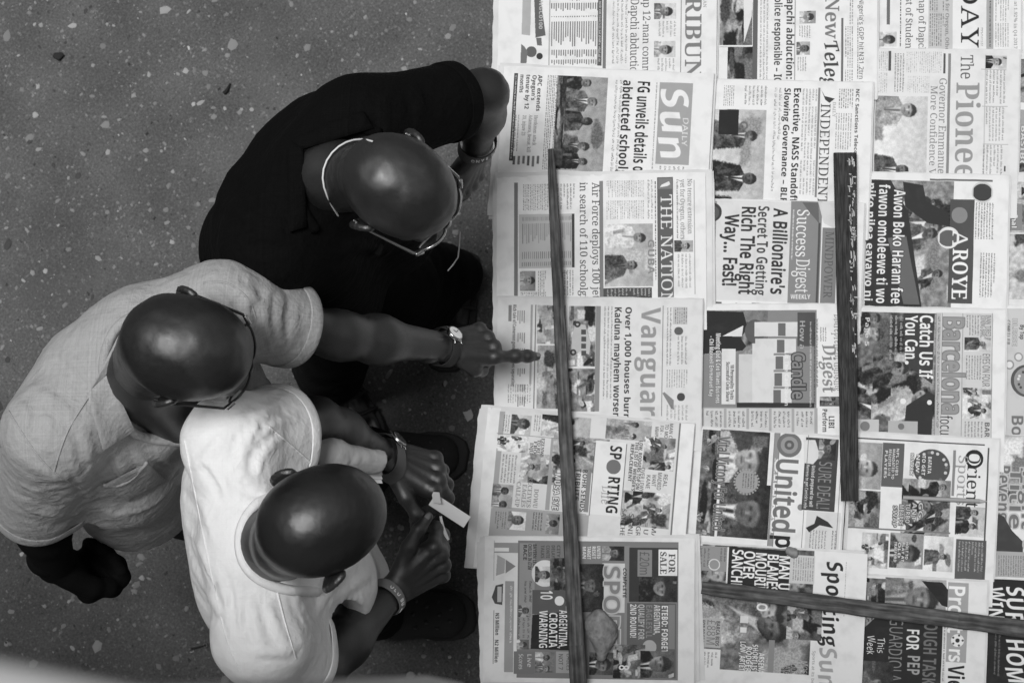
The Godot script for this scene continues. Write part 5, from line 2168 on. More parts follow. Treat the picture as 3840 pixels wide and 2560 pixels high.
func watch(f: Field, c: Vector3, axis: Vector3, face: Vector3, label: String, strap_mat: Material, pale_dial: bool, round_case: bool) -> void:
	var o := thing("wristwatch", label, "wristwatch", c)
	band_on(f, c, axis, 0.06, 0.0075, strap_mat, "strap", o, 0.0025)
	f.all()
	face = (face - axis * face.dot(axis)).normalized()
	var p := c + face * 0.06
	for z in 60:
		var dd := f.d(p) - 0.002
		if dd < 0.0002:
			break
		p -= face * minf(dd, 0.02) * 0.9
	var r := 0.0165 if round_case else 0.018
	obj("case", tube([p - face * 0.001, p + face * 0.002, p + face * 0.006, p + face * 0.0078], [r * 0.96, r, r, r * 0.88], 28, axis), M.metal, o)
	obj("dial", tube([p + face * 0.0074, p + face * 0.0081], [r * 0.84, r * 0.83], 28, axis), M.dial if pale_dial else M.metal, o)
	var side := face.cross(axis)
	for q in [[0.6, 0.010], [2.4, 0.007]]:
		var d: Vector3 = (axis * cos(q[0]) + side * sin(q[0])).normalized()
		obj("watch_hand", tube([p + face * 0.0088, p + face * 0.0088 + d * q[1]], [0.0007, 0.0005], 6, face), M.frame, o)
	for sa in [-1.0, 1.0]:
		for sb in [-1.0, 1.0]:
			var b: Vector3 = p + face * 0.003 + axis * 0.0085 * sa + side * sb * (r * 0.8)
			obj("lug", tube([b, b + side * sb * 0.0075 - face * 0.003], [0.0016, 0.0012], 6, face), M.metal, o)
	obj("crown", tube([p + face * 0.004 + axis * r, p + face * 0.004 + axis * (r + 0.003)], [0.002, 0.002], 8, face), M.metal, o)

# spectacles in the frame of a head
func spectacles(h: Transform3D, size: float, label: String, m: Material, z0: float, thin: float) -> void:
	var o := thing("spectacles", label, "spectacles", h * (Vector3(0, -0.015, -0.1) * size))
	for sg in [-1.0, 1.0]:
		var rim := []
		var rimz := []
		for k in 24:
			var a := TAU * k / 24.0
			var x := 0.034 + 0.026 * cos(a) * (1.0 + 0.06 * absf(sin(a)))
			var y := -0.022 + 0.019 * sin(a)
			rim.append(h * (Vector3(x * sg, y, z0 + x * x * 5.0) * size))
		obj("rim", tube(rim, [thin], 6, h.basis.z, 1.0, true), m, o)
		var sp := Soup.new()
		var cc := h * (Vector3(0.034 * sg, -0.022, z0 + 0.0062) * size)
		sp.v.append(cc)
		for k in 24:
			sp.v.append(rim[k])
		for k in 24:
			sp.tri(0, 1 + k, 1 + (k + 1) % 24)
		sp.smooth()
		obj("lens", sp.mesh(), M.lens, o)
		obj("temple_arm", tube([h * (Vector3(0.060 * sg, -0.014, z0 + 0.018) * size), h * (Vector3(0.072 * sg, -0.012, z0 + 0.03) * size), h * (Vector3(0.082 * sg, -0.008, 0.0) * size), h * (Vector3(0.081 * sg, -0.016, 0.03) * size)], [thin * 1.1], 6), m, o)
		obj("hinge", tube([h * (Vector3(0.060 * sg, -0.014, z0 + 0.016) * size), h * (Vector3(0.071 * sg, -0.012, z0 + 0.026) * size)], [thin * 1.9], 6), M.metal, o)
	obj("bridge", tube([h * (Vector3(-0.010, -0.017, z0) * size), h * (Vector3(0, -0.012, z0 - 0.001) * size), h * (Vector3(0.010, -0.017, z0) * size)], [thin * 1.1], 6), m, o)

func finish_body(t: Node3D, bf: Field, hf: Field, ef: Field, hands: Array, tone: Tone, feet: Field = null) -> void:
	var s := Soup.new()
	net(bf, 0.013, s, tone)
	net(hf, 0.0055, s, tone)
	net(ef, 0.0035, s, tone)
	for f in hands:
		net(f, 0.0036, s, tone)
	if feet:
		net(feet, 0.006, s, tone)
	obj("body", s.mesh(), M.skin, t)

func head_field(h: Transform3D, size: float, neck: Vector3, nape: float) -> Field:
	var f := Field.new()
	f.k = 0.022
	f.amp = 0.0032
	f.nz = fold_noise(int(size * 1000), 11.0, false)
	add_head(f, h, size)
	# folds of skin at the nape and round the ears
	for k in 2:
		var y := -0.045 - 0.022 * k
		for a in 6:
			var u := -0.9 + 0.3 * a
			var v := u + 0.3
			f.fa.append(h * (Vector3(0.064 * sin(u), y - 0.006 * cos(u), 0.03 + 0.066 * cos(u)) * size))
			f.fb.append(h * (Vector3(0.064 * sin(v), y - 0.006 * cos(v), 0.03 + 0.066 * cos(v)) * size))
			f.fw.append(0.012)
			f.fh.append(-0.0035)
	f.cap(h * (Vector3(0, -0.05, 0.03) * size), neck - Vector3(0, 0.045, 0), nape, nape)
	return f

# cropped hair: a thin rough layer over the skull, ending at the hairline
func hair(h: Transform3D, size: float, crown: float, t: Node3D, seed_: int) -> void:
	var f := Field.new()
	f.k = 0.022
	f.amp = 0.0006
	f.nz = fold_noise(seed_, 45.0, false)
	head_lump(f, h, size, Vector3(0, 0.020, 0.006), Vector3(0.0787, 0.0897, 0.0987))
	head_lump(f, h, size, Vector3(0, 0.018, 0.040), Vector3(0.0677, 0.0677, 0.0657))
	f.planes.append(Plane((h.basis * Vector3(0, -0.868, -0.496)).normalized(), h * (Vector3(0, -0.048, 0.09) * size)))
	if crown > 0.0:
		f.cut(h * (Vector3(0, 0.085, 0.012) * size), h * (Vector3(0, 0.07, -0.08) * size), crown, crown * 1.15)
	var s := Soup.new()
	net(f, 0.0042, s)
	obj("cropped_hair", s.mesh(), M.hair, t)

func ear_field(h: Transform3D, size: float, out := 0.004) -> Field:
	var f := Field.new()
	f.k = 0.006
	add_ears(f, h, size, out)
	return f

func build_people() -> void:
	man_in_black()
	man_in_beige()
	man_in_white()

# creases of the cloth, through points of the view: ridges, with a hollow beside each
func folds(f: Field, lines: Array, w: float, high: float) -> void:
	var add := []
	for l in lines:
		var c := Curve2D.new()
		for q in l:
			c.add_point(Vector2(q[0], q[1]))
		if l.size() > 2:
			var d := (Vector2(l[2][0], l[2][1]) - Vector2(l[0][0], l[0][1])) / 5.0
			c.set_point_in(1, -d)
			c.set_point_out(1, d)
		for side in [0.0, 1.0]:
			var pts := []
			for k in 6:
				var u := c.get_baked_length() * k / 5.0
				var q := c.sample_baked(u, true)
				var q2 := c.sample_baked(minf(u + 4.0, c.get_baked_length()), true)
				var t2 := (q2 - q).normalized() if q2 != q else Vector2.ZERO
				q += Vector2(-t2.y, t2.x) * side * w * 2000.0
				pts.append(meet(f, q.x, q.y))
			add.append([pts, side])
	for l in add:
		for k in 5:
			if l[0][k].distance_to(l[0][k + 1]) < 0.12:
				f.fa.append(l[0][k])
				f.fb.append(l[0][k + 1])
				f.fw.append(w * (1.0 if l[1] == 0.0 else 0.9))
				f.fh.append(high * (1.0 if l[1] == 0.0 else -0.7) * (0.55 if k in [0, 4] else 1.0))

# the stitched band at the end of a sleeve
func cuff(f: Field, sh: Vector3, el: Vector3, at: float, m: Material, t: Node3D) -> void:
	f.all()
	var d := (el - sh).normalized()
	var c := sh.lerp(el, at)
	var x := d.cross(Vector3(0.3, 1, 0.2)).normalized()
	var y := x.cross(d).normalized()
	var s := Soup.new()
	var n := 48
	var rr := []
	for o in [-0.022, -0.005]:
		var ring := PackedFloat32Array()
		for k in n:
			var dir := x * cos(TAU * k / n) + y * sin(TAU * k / n)
			var r := 0.115
			for z in 50:
				var e := f.d(c + d * o + dir * r)
				if e < 0.0004:
					break
				r -= minf(e, 0.02) * 0.85
			ring.append(clampf(r, 0.05, 0.098))
		for pass_ in 4:
			var sm := ring.duplicate()
			for k in n:
				sm[k] = (ring[(k + n - 1) % n] + ring[k] * 2.0 + ring[(k + 1) % n]) * 0.25
			ring = sm
		rr.append(ring)
	var prof := [[0, -0.022, 0.0], [0, -0.021, 0.003], [1, -0.004, 0.0034], [1, 0.004, 0.002], [1, 0.005, -0.001], [1, -0.004, -0.006], [1, -0.018, -0.007]]
	for k in n:
		var dir := x * cos(TAU * k / n) + y * sin(TAU * k / n)
		for q in prof:
			s.v.append(c + d * q[1] + dir * (rr[q[0]][k] + q[2]))
	var e2 := prof.size()
	for k in n:
		for q in e2 - 1:
			var a := k * e2 + q
			var b := ((k + 1) % n) * e2 + q
			s.quad(a, b, b + 1, a + 1)
	s.smooth()
	if s.n[2].dot(s.v[2] - c) < 0:
		s.flip()
	obj("sleeve_hem", s.mesh(), m, t)

# opens a sleeve: a clean hem across the arm and room for the arm inside
func hem(f: Field, sh: Vector3, el: Vector3, at: float, hole: float, end: float) -> void:
	var d := (el - sh).normalized()
	var p := sh.lerp(el, at)
	f.ends.append(Plane(d, p))
	f.endc.append(p + d * 0.11)
	f.endr.append(end + 0.045)
	f.cut(p - d * 0.035, p + d * 0.05, hole * 0.85, hole)

func man_in_black() -> void:
	var face := Vector3(0.86, 0, 0.5)
	var j := {}
	j.shl = P(1345, 470, 1.39)
	j.shr = P(1010, 925, 1.38)
	j.neck = P(1232, 645, 1.45)
	j.ell = P(1815, 348, 1.20)
	j.wrl = P(1785, 565, 0.99)
	j.elr = P(1040, 1060, 1.11)
	j.wrr = P(1100, 1180, 0.88)
	j.chest = P(1135, 710, 1.27)
	j.waist = P(1110, 800, 1.06)
	j.hip = P(1110, 860, 0.92)
	j.anl = P(1718, 1040, 0.08)
	j.anr = P(1255, 1400, 0.08)
	j.knl = P(1400, 960, 0.48)
	j.knr = P(1230, 1150, 0.48) + face * 0.03
	var hs := 1.045
	var hd := head_frame(P(1492, 702, 1.545), face, 40.0, 0.0)
	j.skull = hd * Vector3(0, -0.05, 0.03)
	var t := make_person(Vector3(j.hip.x, 0, j.hip.z), "bald man in a black polo shirt leaning over the papers, spectacles on")
	var bf := body_field(j)
	var hf := head_field(hd, hs, j.neck, 0.062)
	var ef := ear_field(hd, hs * 0.92, 0.007)
	var hl := Field.new()
	hl.k = 0.008
	hand(hl, j.wrl, P(1750, 725, 0.90) - j.wrl, Vector3(0.75, 0.6, 0.1), true, [[18, 25, 15], [22, 28, 15], [26, 30, 18], [30, 32, 20]], [[0.8, 0.5, 0.3], [0.9, 0.2, 0.3], [0.95, 0.0, 0.3]], 1.1)
	var hr := Field.new()
	hr.k = 0.008
	hand(hr, j.wrr, Vector3(0.3, -0.9, 0.1), Vector3(-0.8, 0.1, 0.4), false, [[40, 50, 30], [45, 50, 30], [45, 50, 30], [50, 50, 30]], [[0.8, 0.5, 0.3], [0.9, 0.2, 0.3], [0.95, 0.0, 0.3]])
	var ft := Field.new()
	ft.k = 0.01
	add_foot(ft, j.anl, P(1690, 1240, 0.03), true)
	add_foot(ft, j.anr, P(1330, 1560, 0.03), false)
	finish_body(t, bf, hf, ef, [hl, hr], skin_tone(0.021, 5, hd, 0.0), ft)
	# polo shirt
	var f := Field.new()
	f.k = 0.06
	f.amp = 0.004
	f.nz = fold_noise(6, 5.0)
	var left: Vector3 = flat(j.shl - j.shr)
	f.cap(j.shl, j.shr, 0.074, 0.074)
	f.cap(j.neck - face * 0.03 - Vector3(0, 0.05, 0), j.chest, 0.085, 0.12)
	for sg in [-1.0, 1.0]:
		f.cap(j.chest + left * 0.085 * sg, j.waist + left * 0.085 * sg, 0.115, 0.118)
		f.cap(j.waist + left * 0.085 * sg, j.hip + left * 0.09 * sg - Vector3(0, 0.08, 0), 0.118, 0.118)
		# the front of the shirt hangs away from him as he leans
		f.cap(j.chest + left * 0.07 * sg + face * 0.05, j.hip + left * 0.09 * sg + face * 0.15 + Vector3(0, 0.02, 0), 0.1, 0.1)
	f.cap(j.shl, j.ell, 0.080, 0.070)
	f.cap(j.shr, j.elr, 0.076, 0.068)
	obj("collar", patch(f, v2(1400, 480), v2(1130, 560), v2(1085, 520), v2(1360, 415), 12, 3, 0.013, 0.009), M.black, t)
	obj("collar", patch(f, v2(1135, 545), v2(1150, 850), v2(1085, 870), v2(1072, 560), 12, 3, 0.013, 0.009), M.black, t)
	folds(f, [[[860, 640], [960, 700], [1010, 800]], [[900, 900], [1000, 880], [1080, 900]], [[1450, 360], [1440, 450], [1480, 520]], [[1560, 320], [1580, 400], [1560, 480]], [[820, 760], [900, 790], [980, 850]], [[1250, 950], [1350, 920], [1450, 950]]], 0.022, 0.006)
	hem(f, j.shl, j.ell, 0.76, 0.052, 0.1)
	hem(f, j.shr, j.elr, 0.8, 0.052, 0.1)
	obj("collar_stand", laid_line(f, [[1420, 500], [1330, 470], [1230, 480], [1155, 530], [1118, 610], [1116, 700], [1135, 790], [1180, 860]], 0.011, 0.0, 8), M.black, t)
	f.cut(j.neck + Vector3(0, 0.02, 0) + face * 0.03, hd * Vector3(0, -0.06, 0.02), 0.066, 0.085)
	f.planes.append(Plane(Vector3.DOWN, -0.83))
	var s := Soup.new()
	net(f, 0.0095, s)
	obj("polo_shirt", s.mesh(), M.black, t)
	cuff(f, j.shl, j.ell, 0.76, M.black, t)
	trousers(j, 7, M.dark_trouser, t, 1.0, [[j.knl, P(1600, 1110, 0.12), 0.085, 0.08], [j.hip + face * 0.05, P(1480, 1080, 0.5), 0.1, 0.09], [P(1480, 1080, 0.5), P(1540, 1150, 0.12), 0.09, 0.08], [j.knr, P(1230, 1380, 0.12), 0.085, 0.085]])
	sandal(t, j.anl, P(1690, 1240, 0.03), true)
	sandal(t, j.anr, P(1330, 1560, 0.03), false)
	# what he wears on top
	spectacles(hd, hs, "thin metal spectacles on the man in black", M.metal, -0.122, 0.0027)
	var both := Field.new()
	both.k = 0.02
	for q in [bf, hf]:
		for k in q.a.size():
			both.cap(q.a[k], q.b[k], q.ra[k], q.rb[k])
		both.ei.append_array(q.ei)
		both.er.append_array(q.er)
	var co := thing("neck_cord", "thin pale cord with a dark pendant round the neck of the man in black", "cord", j.neck)
	var over := Field.new()
	over.k = 0.02
	for q in [bf, hf, f]:
		for k in q.a.size():
			over.cap(q.a[k], q.b[k], q.ra[k], q.rb[k])
	over.ei.append_array(hf.ei)
	over.er.append_array(hf.er)
	var way := []
	for q in [[1396, 530], [1380, 522], [1362, 518], [1330, 518], [1300, 524], [1268, 540], [1240, 565], [1218, 596], [1203, 632], [1201, 668], [1206, 700], [1220, 736], [1240, 770]]:
		way.append(meet(both, q[0], q[1], 0.003))
	for q in [[1264, 808], [1290, 845], [1312, 870], [1335, 892], [1354, 902], [1372, 908]]:
		way.append(meet(over, q[0], q[1], 0.003))
	for pass_ in 3:
		for k in range(1, way.size() - 1):
			way[k] = (way[k - 1] + way[k] * 2.0 + way[k + 1]) * 0.25
	obj("cord", tube(way, [0.0017], 6), M.cord, co)
	var pd := meet(over, 1402, 932, 0.008)
	obj("pendant", box(pd, Vector3(0.013, 0.002, 0.004), Vector3(-0.002, 0.007, 0.0), Vector3(-0.004, 0.0, 0.011), 0.003), mat(0.012, 0.8, 0.2), co)
	obj("pendant_ring", tube([meet(over, 1372, 908, 0.004), meet(over, 1384, 902, 0.006), meet(over, 1390, 915, 0.006)], [0.0015], 6), M.metal, co)
	var cu := thing("hanging_cord", "thin pale cord hanging in front of the man in black", "cord", P(1715, 960, 0.9))
	obj("cord", tube([P(1724, 870, 1.1), P(1722, 920, 1.02), P(1717, 965, 0.95), P(1700, 990, 0.92), P(1680, 1014, 0.9)], [0.0014], 6), M.cord, cu)
	var ax: Vector3 = (j.wrl - j.ell).normalized()
	wristband(body_and(bf, hl), j.ell.lerp(j.wrl, 0.90), -ax, "dark rubber wristband with pale letters on the wrist of the man in black", "ONYE NWERE", P(1762, 620, 1.1), 0.09)

func body_and(b: Field, h: Field) -> Field:
	var f := Field.new()
	f.k = 0.02
	for q in [b, h]:
		for k in q.a.size():
			f.cap(q.a[k], q.b[k], q.ra[k], q.rb[k])
	return f

func man_in_beige() -> void:
	var face := Vector3(0.58, 0, 0.81)
	var j := {}
	j.shl = P(850, 1165, 1.42)
	j.shr = P(200, 1620, 1.42)
	j.neck = P(520, 1390, 1.475)
	j.ell = P(1275, 1258, 1.22)
	j.wrl = P(1672, 1300, 1.0)
	j.elr = P(130, 1895, 1.14)
	j.wrr = P(205, 2115, 0.92)
	j.chest = P(540, 1460, 1.28)
	j.waist = P(585, 1610, 1.07)
	j.hip = P(615, 1690, 0.93)
	j.anl = P(1010, 1640, 0.08)
	j.anr = P(840, 1980, 0.08)
	j.knl = P(880, 1650, 0.48)
	j.knr = P(720, 1880, 0.48)
	var hs := 1.09
	var hd := head_frame(P(702, 1310, 1.645), Vector3(0.98, 0, 0.18), 32.0, 0.0)
	j.skull = hd * Vector3(0, -0.05, 0.03)
	var t := make_person(Vector3(j.hip.x, 0, j.hip.z), "man in a beige short-sleeved shirt pointing at a newspaper with outstretched arm")
	var bf := body_field(j)
	var hf := head_field(hd, hs, j.neck, 0.064)
	var ef := ear_field(hd, hs * 0.92, 0.006)
	var hl := Field.new()
	hl.k = 0.008
	var pd: Vector3 = P(1975, 1266, 0.915) - j.wrl
	var tips := hand(hl, j.wrl, pd, Vector3(0.1, 0.95, -0.3), true, [[4, 4, 3], [62, 80, 50], [70, 85, 50], [75, 85, 50]], [[0.8, 0.35, 0.55], [0.75, -0.2, 0.6], [0.6, -0.6, 0.4]], 1.06)
	var hr := Field.new()
	hr.k = 0.009
	hand(hr, j.wrr, Vector3(0.16, -0.8, 0.2), Vector3(-0.8, 0.05, 0.55), false, [[45, 70, 40], [50, 75, 40], [55, 75, 40], [60, 75, 40]], [[0.8, 0.45, 0.3], [0.9, 0.1, 0.5], [0.8, -0.4, 0.5]], 1.2)
	# shade on the hanging arm, painted as a black layer over arm and hand
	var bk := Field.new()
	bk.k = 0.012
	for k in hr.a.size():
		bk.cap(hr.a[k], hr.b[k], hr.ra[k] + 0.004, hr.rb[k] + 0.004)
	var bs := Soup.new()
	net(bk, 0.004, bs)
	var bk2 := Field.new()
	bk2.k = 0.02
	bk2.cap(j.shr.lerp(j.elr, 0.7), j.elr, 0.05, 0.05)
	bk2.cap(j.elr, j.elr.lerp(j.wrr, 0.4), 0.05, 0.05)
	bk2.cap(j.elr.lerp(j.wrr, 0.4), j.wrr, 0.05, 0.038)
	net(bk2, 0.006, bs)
	obj("arm_shade_layer", bs.mesh(), M.arm_shade_black, t)
	# shirt
	var f := Field.new()
	f.k = 0.05
	f.amp = 0.004
	f.nz = fold_noise(16, 9.0)
	var left: Vector3 = flat(j.shl - j.shr)
	f.cap(j.shl, j.shr, 0.074, 0.074)
	f.cap(j.neck - face * 0.045 - Vector3(0, 0.055, 0), j.chest, 0.085, 0.12)
	for sg in [-1.0, 1.0]:
		f.cap(j.chest + left * 0.09 * sg, j.waist + left * 0.095 * sg, 0.115, 0.122)
		f.cap(j.waist + left * 0.095 * sg, j.hip + left * 0.105 * sg - Vector3(0, 0.15, 0), 0.122, 0.132)
	f.cap(j.shl, j.ell, 0.078, 0.074)
	f.cap(j.shr, j.shr.lerp(j.elr, 1.1), 0.084, 0.082)
	f.cap(P(260, 1480, 1.37), P(332, 1395, 1.385), 0.072, 0.074)
	f.cap(P(332, 1395, 1.385), P(532, 1252, 1.40), 0.074, 0.074)
	f.cap(P(532, 1252, 1.40), P(720, 1180, 1.40), 0.074, 0.072)
	obj("collar", patch(f, v2(405, 1400), v2(505, 1615), v2(385, 1690), v2(325, 1475), 10, 6, 0.012, 0.005, 0.016), M.beige, t)
	obj("collar", patch(f, v2(560, 1190), v2(400, 1405), v2(330, 1472), v2(500, 1150), 10, 5, 0.012, 0.005, 0.01), M.beige, t)
	folds(f, [[[1010, 1090], [1000, 1200], [1020, 1310]], [[1060, 1120], [1050, 1220], [1070, 1320]], [[1110, 1150], [1100, 1240], [1115, 1320]], [[940, 1080], [920, 1180], [950, 1290]],
		[[60, 1700], [150, 1760], [240, 1800]], [[50, 1800], [150, 1850], [260, 1880]], [[80, 1900], [180, 1930], [280, 1930]], [[250, 1720], [310, 1800], [330, 1880]],
		[[430, 1690], [450, 1750], [460, 1800]], [[500, 1670], [540, 1740], [560, 1790]], [[570, 1660], [620, 1720], [650, 1780]], [[300, 1600], [330, 1680], [340, 1760]],
		[[200, 1300], [300, 1380], [340, 1450]], [[120, 1450], [220, 1520], [280, 1600]], [[640, 1820], [560, 1900], [420, 1930]], [[360, 1900], [480, 1950], [640, 1960]], [[780, 1080], [850, 1150], [900, 1250]], [[70, 1620], [100, 1560], [60, 1500]], [[880, 1060], [980, 1140], [1000, 1240]]], 0.018, 0.0055)
	obj("pocket", patch(f, v2(392, 1815), v2(548, 1735), v2(625, 1800), v2(470, 1880), 8, 5, 0.005, 0.004), M.beige, t)
	obj("pocket_welt", laid_line(f, [[388, 1818], [440, 1822], [500, 1790], [550, 1733]], 0.0035, 0.005), M.beige, t)
	obj("seam", laid_line(f, [[330, 1490], [250, 1620], [200, 1770]], 0.0016, 0.0002), M.beige, t)
	obj("seam", laid_line(f, [[760, 1060], [850, 1060], [930, 1120], [960, 1200]], 0.0016, 0.0002), M.beige, t)
	obj("seam", laid_line(f, [[30, 1540], [120, 1680], [200, 1770], [300, 1830]], 0.0016, 0.0002), M.beige, t)
	obj("placket", patch(f, v2(735, 1560), v2(785, 1520), v2(830, 1580), v2(745, 1650), 4, 5, 0.006, 0.005), M.beige, t)
	for q in [[758, 1585], [800, 1540]]:
		var b := meet(f, q[0], q[1], 0.008)
		obj("button", tube([b, b + Vector3(0.001, 0.002, 0.001)], [0.005, 0.0045], 12, Vector3(0, 0, 1)), M.button, t)
	hem(f, j.shl, j.ell, 0.57, 0.056, 0.1)
	hem(f, j.shr, j.elr, 0.98, 0.062, 0.1)
	obj("collar_stand", laid_line(f, [[640, 1165], [540, 1170], [440, 1225], [392, 1330], [392, 1440], [430, 1550], [505, 1625], [600, 1650], [700, 1655]], 0.009, 0.003, 8), M.beige, t)
	var open := meet(f, 650, 1580)
	f.cut(j.neck + face * 0.025 + Vector3(0, 0.01, 0), hd * Vector3(0, -0.06, 0.02), 0.066, 0.085)
	f.cut(j.neck + face * 0.04, open, 0.068, 0.050)
	bf.cap(j.neck + face * 0.02 - Vector3(0, 0.03, 0), open - Vector3(0, 0.05, 0) - face * 0.015, 0.06, 0.05)
	finish_body(t, bf, hf, ef, [hl, hr], skin_tone(0.028, 15, hd, 0.7))
	nails(tips, t, 1.06)
	f.planes.append(Plane(Vector3.DOWN, -0.80))
	var s := Soup.new()
	net(f, 0.0085, s)
	obj("shirt", s.mesh(), M.beige, t)
	cuff(f, j.shl, j.ell, 0.57, M.beige, t)
	cuff(f, j.shr, j.elr, 0.98, M.beige, t)
	trousers(j, 17, M.grey_trouser, t)
	for q in [[j.anl, Vector3(0.9, 0, 0.4), false], [j.anr, Vector3(0.9, 0, 0.45), true]]:
		clog(t, q[0], q[0] + q[1], q[2])
	spectacles(hd, hs, "dark framed spectacles on the man in beige", M.frame, -0.108, 0.0022)
	var ax: Vector3 = (j.wrl - j.ell).normalized()
	watch(body_and(bf, hl), j.ell.lerp(j.wrl, 0.97), ax, Vector3(0.05, 0.92, -0.38), "pale round wristwatch on a black strap on the pointing arm", M.leather, true, true)

func man_in_white() -> void:
	var face := Vector3(0.97, 0, -0.16).normalized()
	var j := {}
	j.shl = P(865, 1655, 1.41)
	j.shr = P(975, 2395, 1.40)
	j.neck = P(1035, 2038, 1.47)
	j.ell = P(1185, 1580, 1.17)
	j.wrl = P(1445, 1705, 0.945)
	j.elr = P(1190, 2525, 1.13)
	j.wrr = P(1482, 2210, 0.97)
	j.chest = P(955, 2015, 1.27)
	j.waist = P(1110, 2020, 1.06)
	j.hip = P(1160, 2020, 0.93)
	j.anl = P(1395, 1700, 0.08)
	j.anr = P(1420, 2300, 0.08)
	j.knl = P(1290, 1850, 0.48)
	j.knr = P(1290, 2190, 0.48)
	var hs := 1.1
	var hd := head_frame(P(1198, 1962, 1.58), Vector3(0.89, 0, -0.45), 42.0, 0.0)
	j.skull = hd * Vector3(0, -0.05, 0.03)
	var t := make_person(Vector3(j.hip.x, 0, j.hip.z), "man in a white round-necked shirt rolling a slip of paper in both hands")
	var bf := body_field(j)
	var hf := head_field(hd, hs, j.neck, 0.06)
	var ef := ear_field(hd, hs * 0.9, 0.013)
	var hl := Field.new()
	hl.k = 0.008
	var tips_l := hand(hl, j.wrl, P(1640, 1778, 0.92) - j.wrl, Vector3(0.2, 0.85, -0.45), true, [[62, 45, 25], [56, 42, 25], [54, 42, 25], [52, 42, 25]], [[0.7, 0.6, 0.3], [0.8, 0.45, 0.4], [0.75, 0.45, 0.5]], 1.2)
	var hr := Field.new()
	hr.k = 0.008
	var tips_r := hand(hr, j.wrr, P(1690, 2080, 0.96) - j.wrr, Vector3(0.3, 0.72, 0.6), false, [[62, 55, 25], [66, 65, 35], [70, 70, 40], [75, 70, 40]], [[0.72, 0.65, 0.1], [0.88, 0.4, 0.25], [0.9, 0.2, 0.35]], 1.15)
	finish_body(t, bf, hf, ef, [hl, hr], skin_tone(0.032, 25, hd, 0.0))
	nails(tips_l, t, 1.2)
	nails(tips_r, t, 1.15)
	hair(hd, hs, 0.0, t, 52)
	var f := Field.new()
	f.k = 0.05
	f.amp = 0.003
	f.nz = fold_noise(26, 6.0)
	var left: Vector3 = flat(j.shl - j.shr)
	f.cap(j.shl, j.shr, 0.070, 0.070)
	f.cap(j.neck - face * 0.05 - Vector3(0, 0.06, 0), j.chest, 0.08, 0.12)
	for sg in [-1.0, 1.0]:
		f.cap(j.chest + left * 0.085 * sg, j.waist + left * 0.085 * sg, 0.118, 0.125)
		f.cap(j.waist + left * 0.085 * sg, j.hip + left * 0.09 * sg - Vector3(0, 0.12, 0), 0.125, 0.13)
	f.cap(j.shl, j.ell, 0.078, 0.084)
	f.cap(j.shr, j.elr, 0.076, 0.080)
	folds(f, [[[1000, 1560], [930, 1640], [900, 1740]], [[1060, 1640], [990, 1700], [960, 1790]], [[760, 1700], [830, 1800], [850, 1900]], [[690, 1800], [760, 1900], [790, 2000]],
		[[880, 2150], [900, 2260], [910, 2380]], [[1010, 2260], [1040, 2360], [1090, 2450]], [[1120, 2240], [1160, 2320], [1200, 2380]], [[800, 2120], [850, 2250], [860, 2380]], [[1330, 2120], [1250, 2200], [1190, 2290]], [[960, 2440], [1060, 2440], [1130, 2420]], [[1090, 1480], [1000, 1540], [900, 1560]], [[1110, 1560], [1020, 1600], [960, 1660]], [[690, 1960], [760, 2080], [800, 2200]], [[720, 2120], [800, 2260], [860, 2330]], [[930, 2240], [960, 2340], [980, 2440]], [[1240, 2260], [1330, 2190], [1420, 2120]], [[830, 1640], [760, 1720], [700, 1760]], [[870, 1760], [960, 1820], [1030, 1830]]], 0.017, 0.0055)
	obj("neckband", laid_line(f, [[1050, 1850], [960, 1890], [905, 1975], [898, 2060], [925, 2130], [985, 2180], [1080, 2212], [1190, 2218]], 0.009, 0.001), M.white, t)
	obj("seam", laid_line(f, [[690, 1650], [740, 1900], [790, 2150], [850, 2400], [900, 2520]], 0.0014, 0.0002), M.white, t)
	obj("seam", laid_line(f, [[1010, 1600], [1170, 1740], [1200, 1790]], 0.0014, 0.0002), M.white, t)
	obj("seam", laid_line(f, [[1040, 2220], [1070, 2340], [1110, 2470]], 0.0014, 0.0002), M.white, t)
	hem(f, j.shl, j.ell, 0.56, 0.060, 0.1)
	hem(f, j.shr, j.elr, 0.60, 0.060, 0.1)
	f.cut(j.neck + face * 0.02 + Vector3(0, 0.012, 0), hd * Vector3(0, -0.06, 0.02), 0.064, 0.085)
	f.planes.append(Plane(Vector3.DOWN, -0.79))
	var s := Soup.new()
	net(f, 0.0085, s)
	obj("shirt", s.mesh(), M.white, t)
	cuff(f, j.shl, j.ell, 0.56, M.white, t)
	cuff(f, j.shr, j.elr, 0.60, M.white, t)
	trousers(j, 27, M.dark_trouser, t)
	clog(t, j.anl, j.anl + Vector3(1, 0, 0.02), false)
	clog(t, j.anr, j.anr + Vector3(1, 0, 0.02), true)
	var axl: Vector3 = (j.wrl - j.ell).normalized()
	watch(body_and(bf, hl), j.ell.lerp(j.wrl, 0.97), axl, Vector3(0.35, 0.7, -0.6), "steel wristwatch on the arm of the man in white", mat(0.09, 0.5, 0.5), false, false)
	var axr: Vector3 = (j.wrr - j.elr).normalized()
	wristband(body_and(bf, hr), j.elr.lerp(j.wrr, 0.90), axr, "grey rubber wristband with pale letters on the man in white", "OLU BU CHI", P(1440, 2200, 1.08), 0.17)

